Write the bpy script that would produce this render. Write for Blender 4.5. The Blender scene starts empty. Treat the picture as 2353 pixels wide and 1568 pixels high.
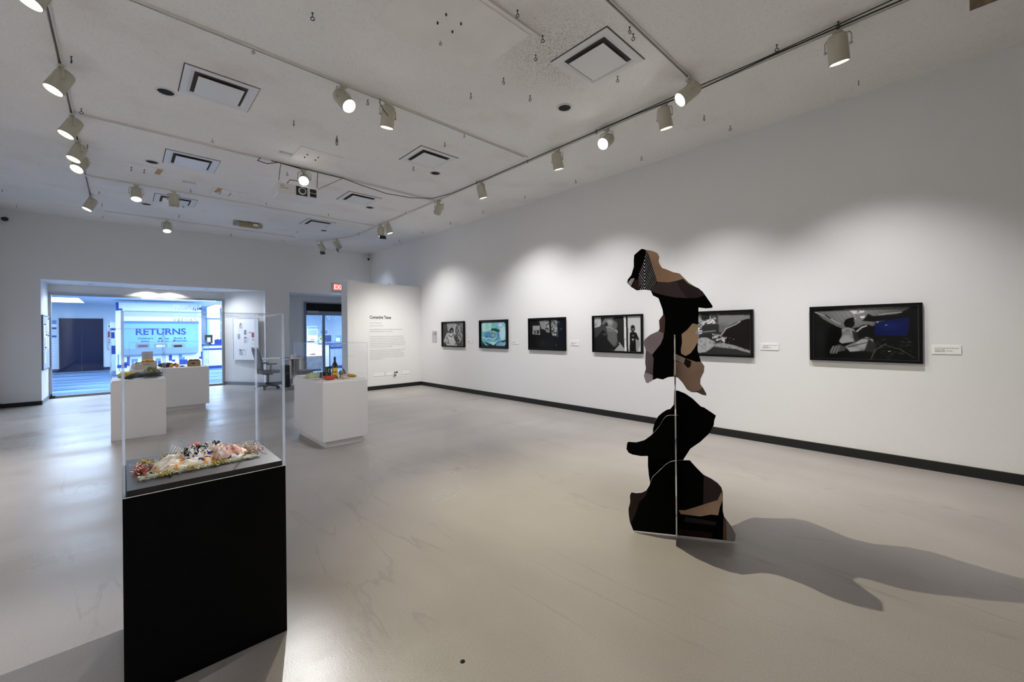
import bpy, math, random
import numpy as np
from mathutils import Vector, Matrix
C = bpy.context.scene.collection
PI = math.pi

# ------------------------------------------------------------------ camera, light, exposure
CAM_H = 1.53; PSI = .7559; ROLL = -.0098; FPX = 949.8
RX = 6.2817      # right wall
LX = -1.90       # left wall
BY = 13.811      # back wall
FY = -4.2        # wall behind the camera
H = 4.2418       # ceiling
PY = 10.515      # partition front
GY = 15.09       # glazing line of both recesses
cam = bpy.data.cameras.new('camera'); cam.sensor_width = 36; cam.lens = 36*FPX/2353
cam.shift_y = (761.4-784)/2353; cam.clip_start = .02; cam.clip_end = 200
co = bpy.data.objects.new('camera', cam); C.objects.link(co)
fw = Vector((math.sin(PSI), math.cos(PSI), 0)); rt = Vector((math.cos(PSI), -math.sin(PSI), 0)); up = Vector((0, 0, 1))
rt2 = math.cos(ROLL)*rt+math.sin(ROLL)*up; up2 = -math.sin(ROLL)*rt+math.cos(ROLL)*up
m = Matrix((rt2, up2, -fw)).transposed().to_4x4(); m.translation = (0, 0, CAM_H); co.matrix_world = m
S = bpy.context.scene; S.camera = co
S.view_settings.view_transform = 'Standard'; S.view_settings.look = 'None'
S.view_settings.gamma = 1; S.view_settings.exposure = EXPOSURE = 0.38; S.view_settings.use_curve_mapping = False
w = bpy.data.worlds.new('world'); S.world = w; w.use_nodes = True
w.node_tree.nodes['Background'].inputs[0].default_value = (.02, .025, .035, 1); w.node_tree.nodes['Background'].inputs[1].default_value = .3
S.cycles.transparent_max_bounces = 32; S.cycles.max_bounces = 10; S.cycles.diffuse_bounces = 6
S.cycles.caustics_reflective = False; S.cycles.caustics_refractive = False; S.cycles.sample_clamp_indirect = 6
S.cycles.use_denoising = True; S.cycles.sample_clamp_direct = 12
WARM = (1.0, .90, .74); COOL = (1.0, .985, .985); BLUE = (.62, .79, 1.0)
E_WALL, E_SPOT = 172, 330
def area(name, loc, rot, sx, sy, power, col):
    l = bpy.data.lights.new(name, 'AREA'); l.shape = 'RECTANGLE'; l.size = sx; l.size_y = sy; l.energy = power; l.color = col
    o = bpy.data.objects.new(name, l); C.objects.link(o); o.location = loc; o.rotation_euler = rot; return o
# the library's fluorescent ceiling panels beyond the glass
area('library_panel_light', (-0.3, 17.0, 2.80), (0, 0, 0), 2.2, 1.2, 240, BLUE)
area('library_panel_light', (-1.6, 22.3, 2.80), (0, 0, 0), 1.2, 3.0, 46, BLUE)
area('library_panel_light', (1.4, 19.6, 2.80), (0, 0, 0), 2.6, .8, 85, BLUE)
area('library_panel_light', (5.4, 18.5, 2.80), (0, 0, 0), 2.4, 2.4, 400, (.74,.87,1))
area('library_panel_light', (4.5, 23.5, 2.80), (0, 0, 0), 3.0, 2.4, 440, (.74,.87,1))

# ------------------------------------------------------------------ helpers
def ray(px, py): return fw+(px-1176.5)/FPX*rt2-(py-761.4)/FPX*up2
O0 = Vector((0, 0, CAM_H))
def on(px, py, ax, v):
    d = ray(px, py); return O0+d*((v-O0[ax])/d[ax])
def Fl(px, py, z=0.0): return on(px, py, 2, z)
def Ce(px, py, z=H): return on(px, py, 2, z)
def Ww(px, py, x=RX): return on(px, py, 0, x)
def Kk(px, py, y=BY): return on(px, py, 1, y)
def project(P):
    d = Vector(P)-O0; k = d.dot(fw); return 1176.5+FPX*d.dot(rt2)/k, 761.4-FPX*d.dot(up2)/k

MATS = {}
def mat(name, col, rough=.6, metal=0, spec=.5, emit=None, es=0, coat=0):
    if name in MATS: return MATS[name]
    M = bpy.data.materials.new(name); M.use_nodes = True; b = M.node_tree.nodes['Principled BSDF']
    b.inputs['Base Color'].default_value = (*col, 1); b.inputs['Roughness'].default_value = rough
    b.inputs['Metallic'].default_value = metal; b.inputs['Specular IOR Level'].default_value = spec
    b.inputs['Coat Weight'].default_value = coat
    if emit: b.inputs['Emission Color'].default_value = (*emit, 1); b.inputs['Emission Strength'].default_value = es
    MATS[name] = M; return M
def nodes(M): return M.node_tree.nodes, M.node_tree.links, M.node_tree.nodes['Principled BSDF']
def noise_mix(M, c1, c2, scale, detail=4, lo=.35, hi=.65, stretch=(1, 1, 1), bump=0, rough=None, coord='Object'):
    N, L, b = nodes(M)
    tc = N.new('ShaderNodeTexCoord'); mp = N.new('ShaderNodeMapping'); mp.inputs['Scale'].default_value = stretch
    n = N.new('ShaderNodeTexNoise'); n.inputs['Scale'].default_value = scale; n.inputs['Detail'].default_value = detail
    r = N.new('ShaderNodeValToRGB'); r.color_ramp.elements[0].position = lo; r.color_ramp.elements[1].position = hi
    r.color_ramp.elements[0].color = (*c1, 1); r.color_ramp.elements[1].color = (*c2, 1)
    L.new(tc.outputs[coord], mp.inputs[0]); L.new(mp.outputs[0], n.inputs[0]); L.new(n.outputs[0], r.inputs[0]); L.new(r.outputs[0], b.inputs['Base Color'])
    if bump:
        bp = N.new('ShaderNodeBump'); bp.inputs['Strength'].default_value = bump; bp.inputs['Distance'].default_value = .01
        L.new(n.outputs[0], bp.inputs['Height']); L.new(bp.outputs[0], b.inputs['Normal'])
    return M

class MB:
    def __init__(s): s.v = []; s.f = []; s.m = []; s.sm = []; s.mats = []
    def mi(s, M):
        if M not in s.mats: s.mats.append(M)
        return s.mats.index(M)
    def add(s, vs, fs, M=None, smooth=False):
        k = len(s.v); s.v += [tuple(p) for p in vs]; i = s.mi(M) if M else 0
        for f in fs: s.f.append(tuple(k+a for a in f)); s.m.append(i); s.sm.append(smooth)
        return s
    def box(s, x0, x1, y0, y1, z0, z1, M=None):
        v = [(x0,y0,z0),(x1,y0,z0),(x1,y1,z0),(x0,y1,z0),(x0,y0,z1),(x1,y0,z1),(x1,y1,z1),(x0,y1,z1)]
        return s.add(v, [(3,2,1,0),(4,5,6,7),(0,1,5,4),(1,2,6,5),(2,3,7,6),(3,0,4,7)], M)
    def bar(s, a, b, wx, wz, M=None, upv=(0,0,1)):
        a = Vector(a); b = Vector(b); d = (b-a).normalized(); sd = d.cross(Vector(upv))
        if sd.length < 1e-4: sd = Vector((1,0,0))
        sd.normalize(); u = sd.cross(d); v = []
        for p in (a, b):
            for q, r in ((-1,-1),(1,-1),(1,1),(-1,1)): v.append(p+sd*q*wx/2+u*r*wz/2)
        return s.add(v, [(3,2,1,0),(4,5,6,7),(0,1,5,4),(1,2,6,5),(2,3,7,6),(3,0,4,7)], M)
    def tube(s, pts, r, n=8, M=None, closed=False, cap=True):
        pts = [Vector(p) for p in pts]; rs = r if isinstance(r, (list, tuple)) else [r]*len(pts); N = len(pts)
        t0 = (pts[1]-pts[0]).normalized(); ref = Vector((0,0,1)) if abs(t0.z) < .9 else Vector((1,0,0)); nr = t0.cross(ref).normalized(); v = []
        for i, p in enumerate(pts):
            if closed: t = (pts[(i+1)%N]-pts[i-1]).normalized()
            else: t = (pts[min(i+1,N-1)]-pts[max(i-1,0)]).normalized()
            nr = (nr-t*nr.dot(t)).normalized(); bn = t.cross(nr)
            for k in range(n):
                a = 2*PI*k/n; v.append(p+(nr*math.cos(a)+bn*math.sin(a))*rs[i])
        f = []
        for i in range(N if closed else N-1):
            j = (i+1) % N
            for k in range(n): f.append((i*n+k, i*n+(k+1)%n, j*n+(k+1)%n, j*n+k))
        if cap and not closed: f += [tuple(range(n-1,-1,-1)), tuple((N-1)*n+k for k in range(n))]
        return s.add(v, f, M, True)
    def lathe(s, prof, n=24, M=None, c=(0,0,0), cap=True):
        v = []; f = []
        for r, z in prof:
            for k in range(n): a = 2*PI*k/n; v.append((c[0]+r*math.cos(a), c[1]+r*math.sin(a), c[2]+z))
        for i in range(len(prof)-1):
            for k in range(n): f.append((i*n+k, i*n+(k+1)%n, (i+1)*n+(k+1)%n, (i+1)*n+k))
        if cap: f += [tuple(range(n-1,-1,-1)), tuple((len(prof)-1)*n+k for k in range(n))]
        return s.add(v, f, M, True)
    def ball(s, c, r, M=None, nu=12, nv=8, sc=(1,1,1), jit=0, rnd=None):
        v = []; f = []
        for i in range(nv+1):
            th = PI*i/nv
            for k in range(nu):
                a = 2*PI*k/nu; q = 1+(rnd.uniform(-jit, jit) if jit else 0)
                v.append((c[0]+r*q*sc[0]*math.sin(th)*math.cos(a), c[1]+r*q*sc[1]*math.sin(th)*math.sin(a), c[2]+r*q*sc[2]*math.cos(th)))
        for i in range(nv):
            for k in range(nu): f.append((i*nu+k, (i+1)*nu+k, (i+1)*nu+(k+1)%nu, i*nu+(k+1)%nu))
        return s.add(v, f, M, True)
    def poly(s, pts, M=None): return s.add(pts, [tuple(range(len(pts)))], M)
    def slab(s, pts, off, M=None, ME=None):
        off = Vector(off); n = len(pts); a = [Vector(p) for p in pts]; b = [p+off for p in a]
        s.add(a, [tuple(range(n))], M); s.add(b, [tuple(range(n-1,-1,-1))], M)
        return s.add(a+b, [(i, i+n, (i+1)%n+n, (i+1)%n) for i in range(n)], ME or M)
    def move(s, d):
        s.v = [(p[0]+d[0], p[1]+d[1], p[2]+d[2]) for p in s.v]; return s
    def build(s, name, M=None, parent=None, loc=(0,0,0), bevel=0, rot=None):
        me = bpy.data.meshes.new(name); me.from_pydata(s.v, [], s.f)
        if s.mats:
            for q in s.mats: me.materials.append(q)
            me.polygons.foreach_set('material_index', s.m)
        elif M: me.materials.append(M)
        me.polygons.foreach_set('use_smooth', s.sm); me.update()
        o = bpy.data.objects.new(name, me); C.objects.link(o); o.location = loc
        if rot: o.rotation_euler = rot
        if parent: o.parent = parent
        if bevel:
            b = o.modifiers.new('bevel', 'BEVEL'); b.width = bevel; b.segments = 2; b.limit_method = 'ANGLE'
        return o
def tag(o, label=None, cat=None, group=None, kind=None):
    if label: o['label'] = label
    if cat: o['category'] = cat
    if group: o['group'] = group
    if kind: o['kind'] = kind
    return o
def thing(name, label, cat, loc=(0,0,0), rz=0, group=None):
    o = bpy.data.objects.new(name, None); C.objects.link(o); o.empty_display_size = .05
    o.location = loc; o.rotation_euler = (0, 0, rz); return tag(o, label, cat, group)
def struct(name, mb, M=None, **k): return tag(mb.build(name, M, **k), kind='structure')
def copy_tree(o, parent=None):
    c = o.copy(); C.objects.link(c)
    if parent: c.parent = parent
    for ch in list(o.children): copy_tree(ch, c)
    return c
def text(name, body, size, M, parent=None, loc=(0,0,0), ex=.001, font_w=1.0, mirror=False, axes=None, bold=0, align='LEFT'):
    """lettering as a mesh; axes = (right, up) world vectors"""
    cu = bpy.data.curves.new(name, 'FONT'); cu.body = body; cu.size = size; cu.extrude = ex; cu.offset = bold; cu.align_x = align
    t = bpy.data.objects.new(name, cu); C.objects.link(t)
    me = bpy.data.meshes.new_from_object(t); bpy.data.objects.remove(t); bpy.data.curves.remove(cu)
    r, u = Vector(axes[0]), Vector(axes[1]); nn = r.cross(u)
    for v in me.vertices:
        p = v.co.copy(); x = p.x*font_w*(-1 if mirror else 1); v.co = r*x+u*p.y+nn*p.z
    me.materials.clear(); me.materials.append(M)
    o = bpy.data.objects.new(name, me); C.objects.link(o); o.location = loc
    if parent: o.parent = parent
    return o
EXR = ((0,-1,0), (0,0,1))      # writing on the right wall, seen from the room (normal -x)
EXB = ((1,0,0), (0,0,1))       # writing on planes facing -y

# ------------------------------------------------------------------ materials
white = mat('wall_paint', (.80, .80, .80), .7, spec=.2)
noise_mix(white, (.765,.765,.77), (.775,.775,.775), 40, 2)
white2 = mat('plinth_paint', (.82, .81, .82), .5)
grey_trim = mat('rubber_base', (.013, .014, .014), .5, spec=.3)
trim_top = mat('base_top', (.05, .042, .022), .6)
black = mat('black_paint', (.002, .002, .0025), .55, spec=.12)
deckm = mat('dark_board', (.020, .020, .021), .33)
beige = mat('cream_enamel', (.56, .54, .46), .4)
railm = mat('track_enamel', (.74, .73, .70), .4)
steel = mat('dark_wire', (.04, .035, .035), .45, metal=.6)
chrome = mat('brushed_steel', (.55, .57, .6), .3, metal=.9)
alum = mat('aluminium', (.42, .43, .45), .4, metal=.6)
whitepl = mat('white_plastic', (.72, .73, .74), .4)
paper = mat('white_card', (.86, .86, .86), .7)
ink = mat('ink', (.03, .03, .035), .6)
inkg = mat('grey_ink', (.33, .33, .33), .7)
dark = mat('dark_plastic', (.015, .015, .017), .4)
navy = mat('navy_metal', (.004, .010, .045), .4, spec=.25)
royal = mat('royal_blue', (.008, .045, .30), .5)
sky = mat('pale_blue', (.14, .30, .56), .5)
hole = mat('dark_opening', (.004, .004, .004), .8)

def thin_glass(name, tint, base=.03, rough=.0, edge=.55):
    M = bpy.data.materials.new(name); M.use_nodes = True; N = M.node_tree.nodes; L = M.node_tree.links; N.clear()
    o = N.new('ShaderNodeOutputMaterial'); mx = N.new('ShaderNodeMixShader'); t = N.new('ShaderNodeBsdfTransparent'); g = N.new('ShaderNodeBsdfGlossy')
    lw = N.new('ShaderNodeLayerWeight'); lw.inputs[0].default_value = .5; p = N.new('ShaderNodeMath'); p.operation = 'POWER'; p.inputs[1].default_value = 5
    k = N.new('ShaderNodeMath'); k.operation = 'MULTIPLY_ADD'; k.inputs[1].default_value = edge; k.inputs[2].default_value = base
    t.inputs[0].default_value = (*tint, 1); g.inputs['Roughness'].default_value = rough
    L.new(lw.outputs['Facing'], p.inputs[0]); L.new(p.outputs[0], k.inputs[0]); L.new(k.outputs[0], mx.inputs[0]); L.new(t.outputs[0], mx.inputs[1]); L.new(g.outputs[0], mx.inputs[2]); L.new(mx.outputs[0], o.inputs[0])
    return M
acrylic = thin_glass('acrylic', (.985, .99, .995), .022, .02)
winglass = thin_glass('window_glass', (.96, .98, 1.0), .03, .02)
picglass = bpy.data.materials.new('picture_glass'); picglass.use_nodes = True; _n = picglass.node_tree.nodes; _n.clear()
_t = _n.new('ShaderNodeBsdfTransparent'); _t.inputs[0].default_value = (.98, .985, .985, 1); _o = _n.new('ShaderNodeOutputMaterial'); picglass.node_tree.links.new(_t.outputs[0], _o.inputs[0])
def edge_mat():
    M = bpy.data.materials.new('acrylic_edge'); M.use_nodes = True; N = M.node_tree.nodes; L = M.node_tree.links; N.clear()
    o = N.new('ShaderNodeOutputMaterial'); mx = N.new('ShaderNodeMixShader'); t = N.new('ShaderNodeBsdfTransparent'); a = N.new('ShaderNodeAddShader')
    d = N.new('ShaderNodeBsdfTranslucent'); d.inputs[0].default_value = (.80, .87, 1, 1); g = N.new('ShaderNodeBsdfDiffuse'); g.inputs[0].default_value = (.80, .87, 1, 1)
    m2 = N.new('ShaderNodeMixShader'); m2.inputs[0].default_value = .5; L.new(d.outputs[0], m2.inputs[1]); L.new(g.outputs[0], m2.inputs[2])
    mx.inputs[0].default_value = .33; t.inputs[0].default_value = (.95, .97, 1, 1)
    L.new(t.outputs[0], mx.inputs[1]); L.new(m2.outputs[0], mx.inputs[2]); L.new(mx.outputs[0], o.inputs[0]); return M
acedge = edge_mat()

# gallery floor: slate-look vinyl
floorm = mat('slate_vinyl', (.4, .38, .35), .34, spec=.5)
N, L, b = nodes(floorm)
tc = N.new('ShaderNodeTexCoord')
def NZ(scale, detail, stretch, rot=0, dist=0):
    mp = N.new('ShaderNodeMapping'); mp.inputs['Scale'].default_value = stretch; mp.inputs['Rotation'].default_value = (0, 0, rot)
    n = N.new('ShaderNodeTexNoise'); n.inputs['Scale'].default_value = scale; n.inputs['Detail'].default_value = detail; n.inputs['Distortion'].default_value = dist
    L.new(tc.outputs['Object'], mp.inputs[0]); L.new(mp.outputs[0], n.inputs[0]); return n
def RAMP(src, els):
    r = N.new('ShaderNodeValToRGB'); e = r.color_ramp.elements
    e[0].position, e[0].color = els[0][0], (*els[0][1], 1); e[1].position, e[1].color = els[-1][0], (*els[-1][1], 1)
    for p, c in els[1:-1]: q = e.new(p); q.color = (*c, 1)
    L.new(src, r.inputs[0]); return r
def MIX(mode, fac, a, bb):
    x = N.new('ShaderNodeMix'); x.data_type = 'RGBA'; x.blend_type = mode
    if isinstance(fac, float): x.inputs[0].default_value = fac
    else: L.new(fac, x.inputs[0])
    for i, q in ((6, a), (7, bb)):
        if isinstance(q, tuple): x.inputs[i].default_value = (*q, 1)
        else: L.new(q, x.inputs[i])
    return x.outputs[2]
n1 = NZ(.9, 6, (1, .45, 1), .35, .4); base = RAMP(n1.outputs[0], [(.3, (.31,.287,.27)), (.5, (.36,.334,.315)), (.7, (.40,.375,.354))])
n2 = NZ(2.6, 10, (1.0, .16, 1), .45, .5); vein = RAMP(n2.outputs[0], [(.485, (1,1,1)), (.5, (.83,.815,.80)), (.515, (1,1,1))])
n3 = NZ(1.1, 3, (1, 1, 1)); vm = RAMP(n3.outputs[0], [(.46, (0,0,0)), (.60, (1,1,1))])
c1 = MIX('MULTIPLY', vm.outputs[0], base.outputs[0], vein.outputs[0])
n4 = NZ(110, 5, (1, 1, 1)); sp = RAMP(n4.outputs[0], [(.3, (.88,.88,.88)), (.6, (1.03,1.03,1.03))]); c2 = MIX('MULTIPLY', .8, c1, sp.outputs[0])
L.new(c2, b.inputs['Base Color'])
n5 = NZ(2.0, 5, (.3, 1, 1)); rr = RAMP(n5.outputs[0], [(.3, (.27,)*3), (.7, (.42,)*3)]); L.new(rr.outputs[0], b.inputs['Roughness'])
bp = N.new('ShaderNodeBump'); bp.inputs['Strength'].default_value = .06; bp.inputs['Distance'].default_value = .01; L.new(n4.outputs[0], bp.inputs['Height']); L.new(bp.outputs[0], b.inputs['Normal'])

# old plaster ceiling, speckled and stained
ceilm = mat('ceiling_plaster', (.7, .68, .66), .85, spec=.2)
N, L, b = nodes(ceilm); tc = N.new('ShaderNodeTexCoord')
a1 = NZ(.55, 5, (1, 1, 1)); cb = RAMP(a1.outputs[0], [(.32, (.80,.785,.77)), (.5, (.84,.83,.815)), (.68, (.87,.86,.845))])
a2 = NZ(60, 3, (1, 1, 1)); s2 = RAMP(a2.outputs[0], [(.30, (.86,.855,.85)), (.45, (1,1,1))]); cc = MIX('MULTIPLY', .8, cb.outputs[0], s2.outputs[0])
a3 = NZ(18, 4, (1, 1, 1)); s3 = RAMP(a3.outputs[0], [(.185, (.35,.33,.32)), (.20, (1,1,1))]); cc = MIX('MULTIPLY', .8, cc, s3.outputs[0])
a4 = NZ(1.7, 3, (1, 1, 1)); s4 = RAMP(a4.outputs[0], [(.55, (1,1,1)), (.75, (.94,.91,.90))]); cc = MIX('MULTIPLY', 1.0, cc, s4.outputs[0])
# soot speckle beside the nearest diffuser
gr = N.new('ShaderNodeTexGradient'); gr.gradient_type = 'SPHERICAL'; mp = N.new('ShaderNodeMapping'); mp.inputs['Location'].default_value = (-3.15/.75, -2.62/.75, -H/.75); mp.inputs['Scale'].default_value = (1/.75,)*3
L.new(tc.outputs['Object'], mp.inputs[0]); L.new(mp.outputs[0], gr.inputs[0])
a5 = NZ(110, 2, (1, 1, 1)); s5 = RAMP(a5.outputs[0], [(.40, (.35,.28,.27)), (.47, (1,1,1))]); cc = MIX('MULTIPLY', gr.outputs['Color'], cc, s5.outputs[0])
L.new(cc, b.inputs['Base Color'])

carpet = mat('striped_carpet', (.1, .2, .4), .95, spec=.1)
N, L, b = nodes(carpet); tc = N.new('ShaderNodeTexCoord')
k1 = NZ(1.0, 5, (.25, 7.5, 1)); cr = RAMP(k1.outputs[0], [(.38, (.02,.045,.13)), (.5, (.08,.15,.27)), (.62, (.22,.33,.47))])
cr.color_ramp.interpolation = 'EASE'; L.new(cr.outputs[0], b.inputs['Base Color'])
# ------------------------------------------------------------------ the room
struct('floor', MB().box(LX-.2, RX+.2, FY-.2, GY+.05, -.1, 0), floorm)
struct('ceiling', MB().box(LX-.2, RX+.2, FY-.2, BY+.3, H, H+.15), ceilm)
struct('wall_right', MB().box(RX, RX+.2, FY, BY+1.5, 0, H), white)
struct('wall_left', MB().box(LX-.2, LX, FY, BY+.2, 0, H), white)
struct('wall_front', MB().box(LX, RX, FY-.2, FY, 0, H), white)
OX0, OX1, OZ = -1.31, 3.06, 2.79      # big opening
PX0, PX1, PZ = 3.712, 5.95, 2.785     # door recess
T = .2
bw = MB()
bw.box(LX, OX0, BY, BY+T, 0, H).box(OX0, OX1, BY, BY+T, OZ, H).box(OX1, PX0, BY, BY+T, 0, H).box(PX0, PX1, BY, BY+T, PZ, H).box(PX1, RX, BY, BY+T, 0, H)
struct('wall_back', bw, white)
rc = MB()
rc.box(OX0-.15, OX0, BY+T, GY+.1, 0, 3.0)                                            # left reveal
rc.slab([(OX1,BY+T,0),(2.235,GY,0),(2.235,GY+.1,0),(OX1+.16,GY+.1,0),(PX0,GY+.1,0),(PX0,BY+T,0)], (0,0,3.0))   # angled right reveal
rc.box(OX0, 2.235, GY, GY+.12, 2.575, 3.0)                                           # bulkhead over the glass
rc.box(OX0, PX0, BY+T, GY+.1, OZ, 3.0)
struct('wall_recess', rc, white)
rd = MB()
rd.box(PX0, PX1, BY+T, GY+.1, PZ, 3.0).box(PX1, PX1+.15, BY+T, GY+.1, 0, 3.0)
rd.box(PX0, 4.50, GY, GY+.12, 0, PZ).box(4.50, PX1, GY, GY+.12, 2.60, PZ).box(5.86, PX1, GY, GY+.12, 0, PZ)
struct('wall_door_recess', rd, white)
# baseboards
def base(name, a, b2, nrm):
    a = Vector(a); b2 = Vector(b2); n = Vector(nrm)*.018; z = Vector((0,0,.10))
    mb = MB(); mb.slab([a, b2, b2+z, a+z], n, grey_trim)
    mb.slab([a+z, b2+z, b2+z+n, a+z+n], (0,0,.004), trim_top); struct(name, mb)
base('baseboard_right', (RX,FY,0), (RX,PY,0), (-1,0,0)); base('baseboard_left', (LX,FY,0), (LX,BY,0), (1,0,0))
mbb = MB(); mbb.box(LX, OX0, BY-.016, BY, 0, .09).box(OX1, PX0, BY-.016, BY, 0, .09); struct('baseboard_back', mbb, grey_trim)
bluebase = mat('grey_blue_base', (.16,.19,.22), .5)
mbb = MB(); mbb.box(OX0, OX0+.014, BY, GY-.03, 0, .09)
mbb.slab([(OX1,BY,0),(2.235,GY,0),(2.235,GY,.09),(OX1,BY,.09)], (-.012,-.008,0)); struct('baseboard_recess', mbb, bluebase)
# exhibition partition
pm = MB(); pm.box(4.36, RX, PY, PY+.16, 0, 2.838); struct('wall_partition', pm, white)
pm = MB(); pm.box(4.155, 4.362, PY-.03, PY+.36, 0, 2.865); struct('wall_partition_end', pm, white, bevel=.004)
base('baseboard_partition', (4.362,PY,0), (RX,PY,0), (0,-1,0))
# glazing of the big opening
gx0, gx1, gz = OX0+.0, 2.235, 2.575
g = thing('window_1', None, None, (0,0,0)); tag(g, kind='structure')
fr = MB(); fr.box(gx0, gx0+.05, GY-.04, GY+.04, 0, gz).box(gx1-.05, gx1, GY-.04, GY+.04, 0, gz).box(gx0+.05, gx1-.05, GY-.04, GY+.04, gz-.05, gz).box(gx0+.05, gx1-.05, GY-.04, GY+.04, 0, .05)
fr.build('window_frame', alum, g)
MB().box(gx0+.05, gx1-.05, GY-.004, GY+.004, .05, gz-.05).build('glass_pane', winglass, g)
MB().box(gx0-.0, gx1, GY-.14, GY-.04, 0, .012).build('threshold', mat('threshold_dark', (.03,.03,.03), .5), g)
# mirrored lettering on the glass
lett = mat('frosted_vinyl', (.52,.68,.88), .6)
for s, p0, p1 in (('DUNLOP', (458,713), (398,700)), ('GALLERY', (453.5,743), (397,732))):
    a = Kk(p0[0], p0[1], GY-.01); e = Kk(p1[0], p1[1], GY-.01)
    t = text('window_lettering', s, .20, lett, None, (a.x, GY-.012, a.z), .001, 1, True, EXB); w_ = max(-v.co.x for v in t.data.vertices)
    hh = max(v.co.z for v in t.data.vertices); fx = (a.x-e.x)/w_; fz = (e.z-a.z)/hh
    for v in t.data.vertices: v.co.x *= fx; v.co.z *= fz
    t.parent = g
# glass double door in the second recess
d = thing('door_1', None, None, (0,0,0)); tag(d, kind='structure')
fm = MB(); fm.box(4.50, 4.56, GY-.05, GY+.05, 0, 2.60).box(5.80, 5.86, GY-.05, GY+.05, 0, 2.60).box(4.56, 5.80, GY-.05, GY+.05, 2.56, 2.60).box(4.56,5.80,GY-.05,GY+.05,2.15,2.29)
fm.box(5.085, 5.125, GY-.04, GY+.04, 0, 2.15).box(5.135, 5.175, GY-.04, GY+.04, 0, 2.15)
fm.build('door_frame', mat('blue_grey_frame', (.22,.27,.36), .4, metal=.3), d)
MB().box(4.56, 5.80, GY-.01, GY+.01, 2.29, 2.56).build('transom_panel', hole, d)
MB().box(4.57, 4.95, GY-.11, GY-.05, 2.21, 2.30).build('door_closer', alum, d)
MB().box(4.56, 5.085, GY-.004, GY+.004, .02, 2.15).build('door_pane', winglass, d)
MB().box(5.175, 5.80, GY-.004, GY+.004, .02, 2.15).build('door_pane', winglass, d)
MB().tube([(5.07,GY-.05,.95),(5.07,GY-.09,.95),(5.07,GY-.09,1.25),(5.07,GY-.05,1.25)], .012).build('door_handle', chrome, d)

# recessed downlights over the glass
for i, x in enumerate((.50, 1.00)):
    r = thing('soffit_downlight', ('small round downlight in the recess soffit, left one above the glass', 'small round downlight in the recess soffit, right one above the glass')[i], 'light', (x, 14.87, OZ), 0, 'downlights over the glass wall')
    MB().lathe([(.055,-.008),(.055,0),(.04,0),(.04,-.008)], 20).build('trim_ring', whitepl, r)
    MB().lathe([(.04,-.003),(.04,-.001)], 16).build('lens', mat('downlight_lens', (.9,.9,.9), .5, emit=(1,.95,.85), es=6), r)
    l = bpy.data.lights.new('downlight_beam', 'SPOT'); l.energy = 26; l.color = (1,.93,.82); l.spot_size = 2.5; l.spot_blend = .3; l.shadow_soft_size = .03
    lo = bpy.data.objects.new('downlight_beam', l); C.objects.link(lo); lo.parent = r; lo.location = (0,0,-.012); lo.rotation_euler = (.1,0,0)

for i, (x, y, rx_, ry_) in enumerate(((1.75, 14.35, 2.75, 14.3), (-.55, 14.4, -1.31, 14.4))):
    r = thing('soffit_downlight', ('downlight in the recess soffit near the angled white-board wall', 'downlight in the recess soffit near the grey notice board')[i], 'light', (x, y, OZ), 0, 'downlights in the glass recess')
    MB().lathe([(.055,-.008),(.055,0),(.04,0),(.04,-.008)], 20).build('trim_ring', whitepl, r)
    MB().lathe([(.04,-.003),(.04,-.001)], 16).build('lens', MATS['downlight_lens'], r)
    l = bpy.data.lights.new('downlight_beam', 'SPOT'); l.energy = (95, 48)[i]; l.color = (.90,.95,1); l.spot_size = 2.3; l.spot_blend = 1; l.shadow_soft_size = .03
    lo = bpy.data.objects.new('downlight_beam', l); C.objects.link(lo); lo.parent = r; lo.location = (0,0,-.012); d_ = Vector((rx_-x, ry_-y, .6-OZ)); lo.rotation_euler = d_.to_track_quat('-Z','Y').to_euler()

# ------------------------------------------------------------------ library lobby beyond the glass
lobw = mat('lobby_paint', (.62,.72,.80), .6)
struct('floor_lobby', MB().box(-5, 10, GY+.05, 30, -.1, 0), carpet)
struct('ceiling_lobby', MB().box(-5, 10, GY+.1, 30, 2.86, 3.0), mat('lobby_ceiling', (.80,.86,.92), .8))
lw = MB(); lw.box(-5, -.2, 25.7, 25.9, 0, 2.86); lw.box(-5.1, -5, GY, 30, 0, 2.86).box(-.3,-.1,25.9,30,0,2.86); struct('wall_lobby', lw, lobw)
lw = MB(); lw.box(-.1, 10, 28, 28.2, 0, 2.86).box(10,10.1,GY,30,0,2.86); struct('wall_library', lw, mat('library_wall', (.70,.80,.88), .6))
struct('wall_lobby_side', MB().box(-5, OX0-.15, GY, GY+.1, 0, 2.86).box(5.95,10,GY,GY+.1,0,2.86).box(PX0, 4.5, GY+.12, GY+.2, 0, 2.86), white)
struct('baseboard_lobby', MB().box(-5, -1.93, 25.68, 25.7, 0, .12).box(-.62, -.2, 25.68, 25.7, 0, .12), mat('navy_base', (.01,.02,.06), .6))
lum = mat('lit_diffuser', (.9,.95,1), .5, emit=(.72,.86,1), es=5)
lpx = [((-1.1, .9, 17.4, 18.6), 'long lit ceiling panel just inside the glass wall'), ((-2.3,-1.1,20.8,23.8), 'lit ceiling panel in front of the lift doors'), ((.5,2.7,19.2,20.0), 'lit ceiling panel in front of the returns kiosk'), ((4.2,6.6,17.4,19.6), 'lit ceiling panel seen over the glass double door'), ((3.0,6.0,22.4,24.6), 'lit ceiling panel deep in the library')]
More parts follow.
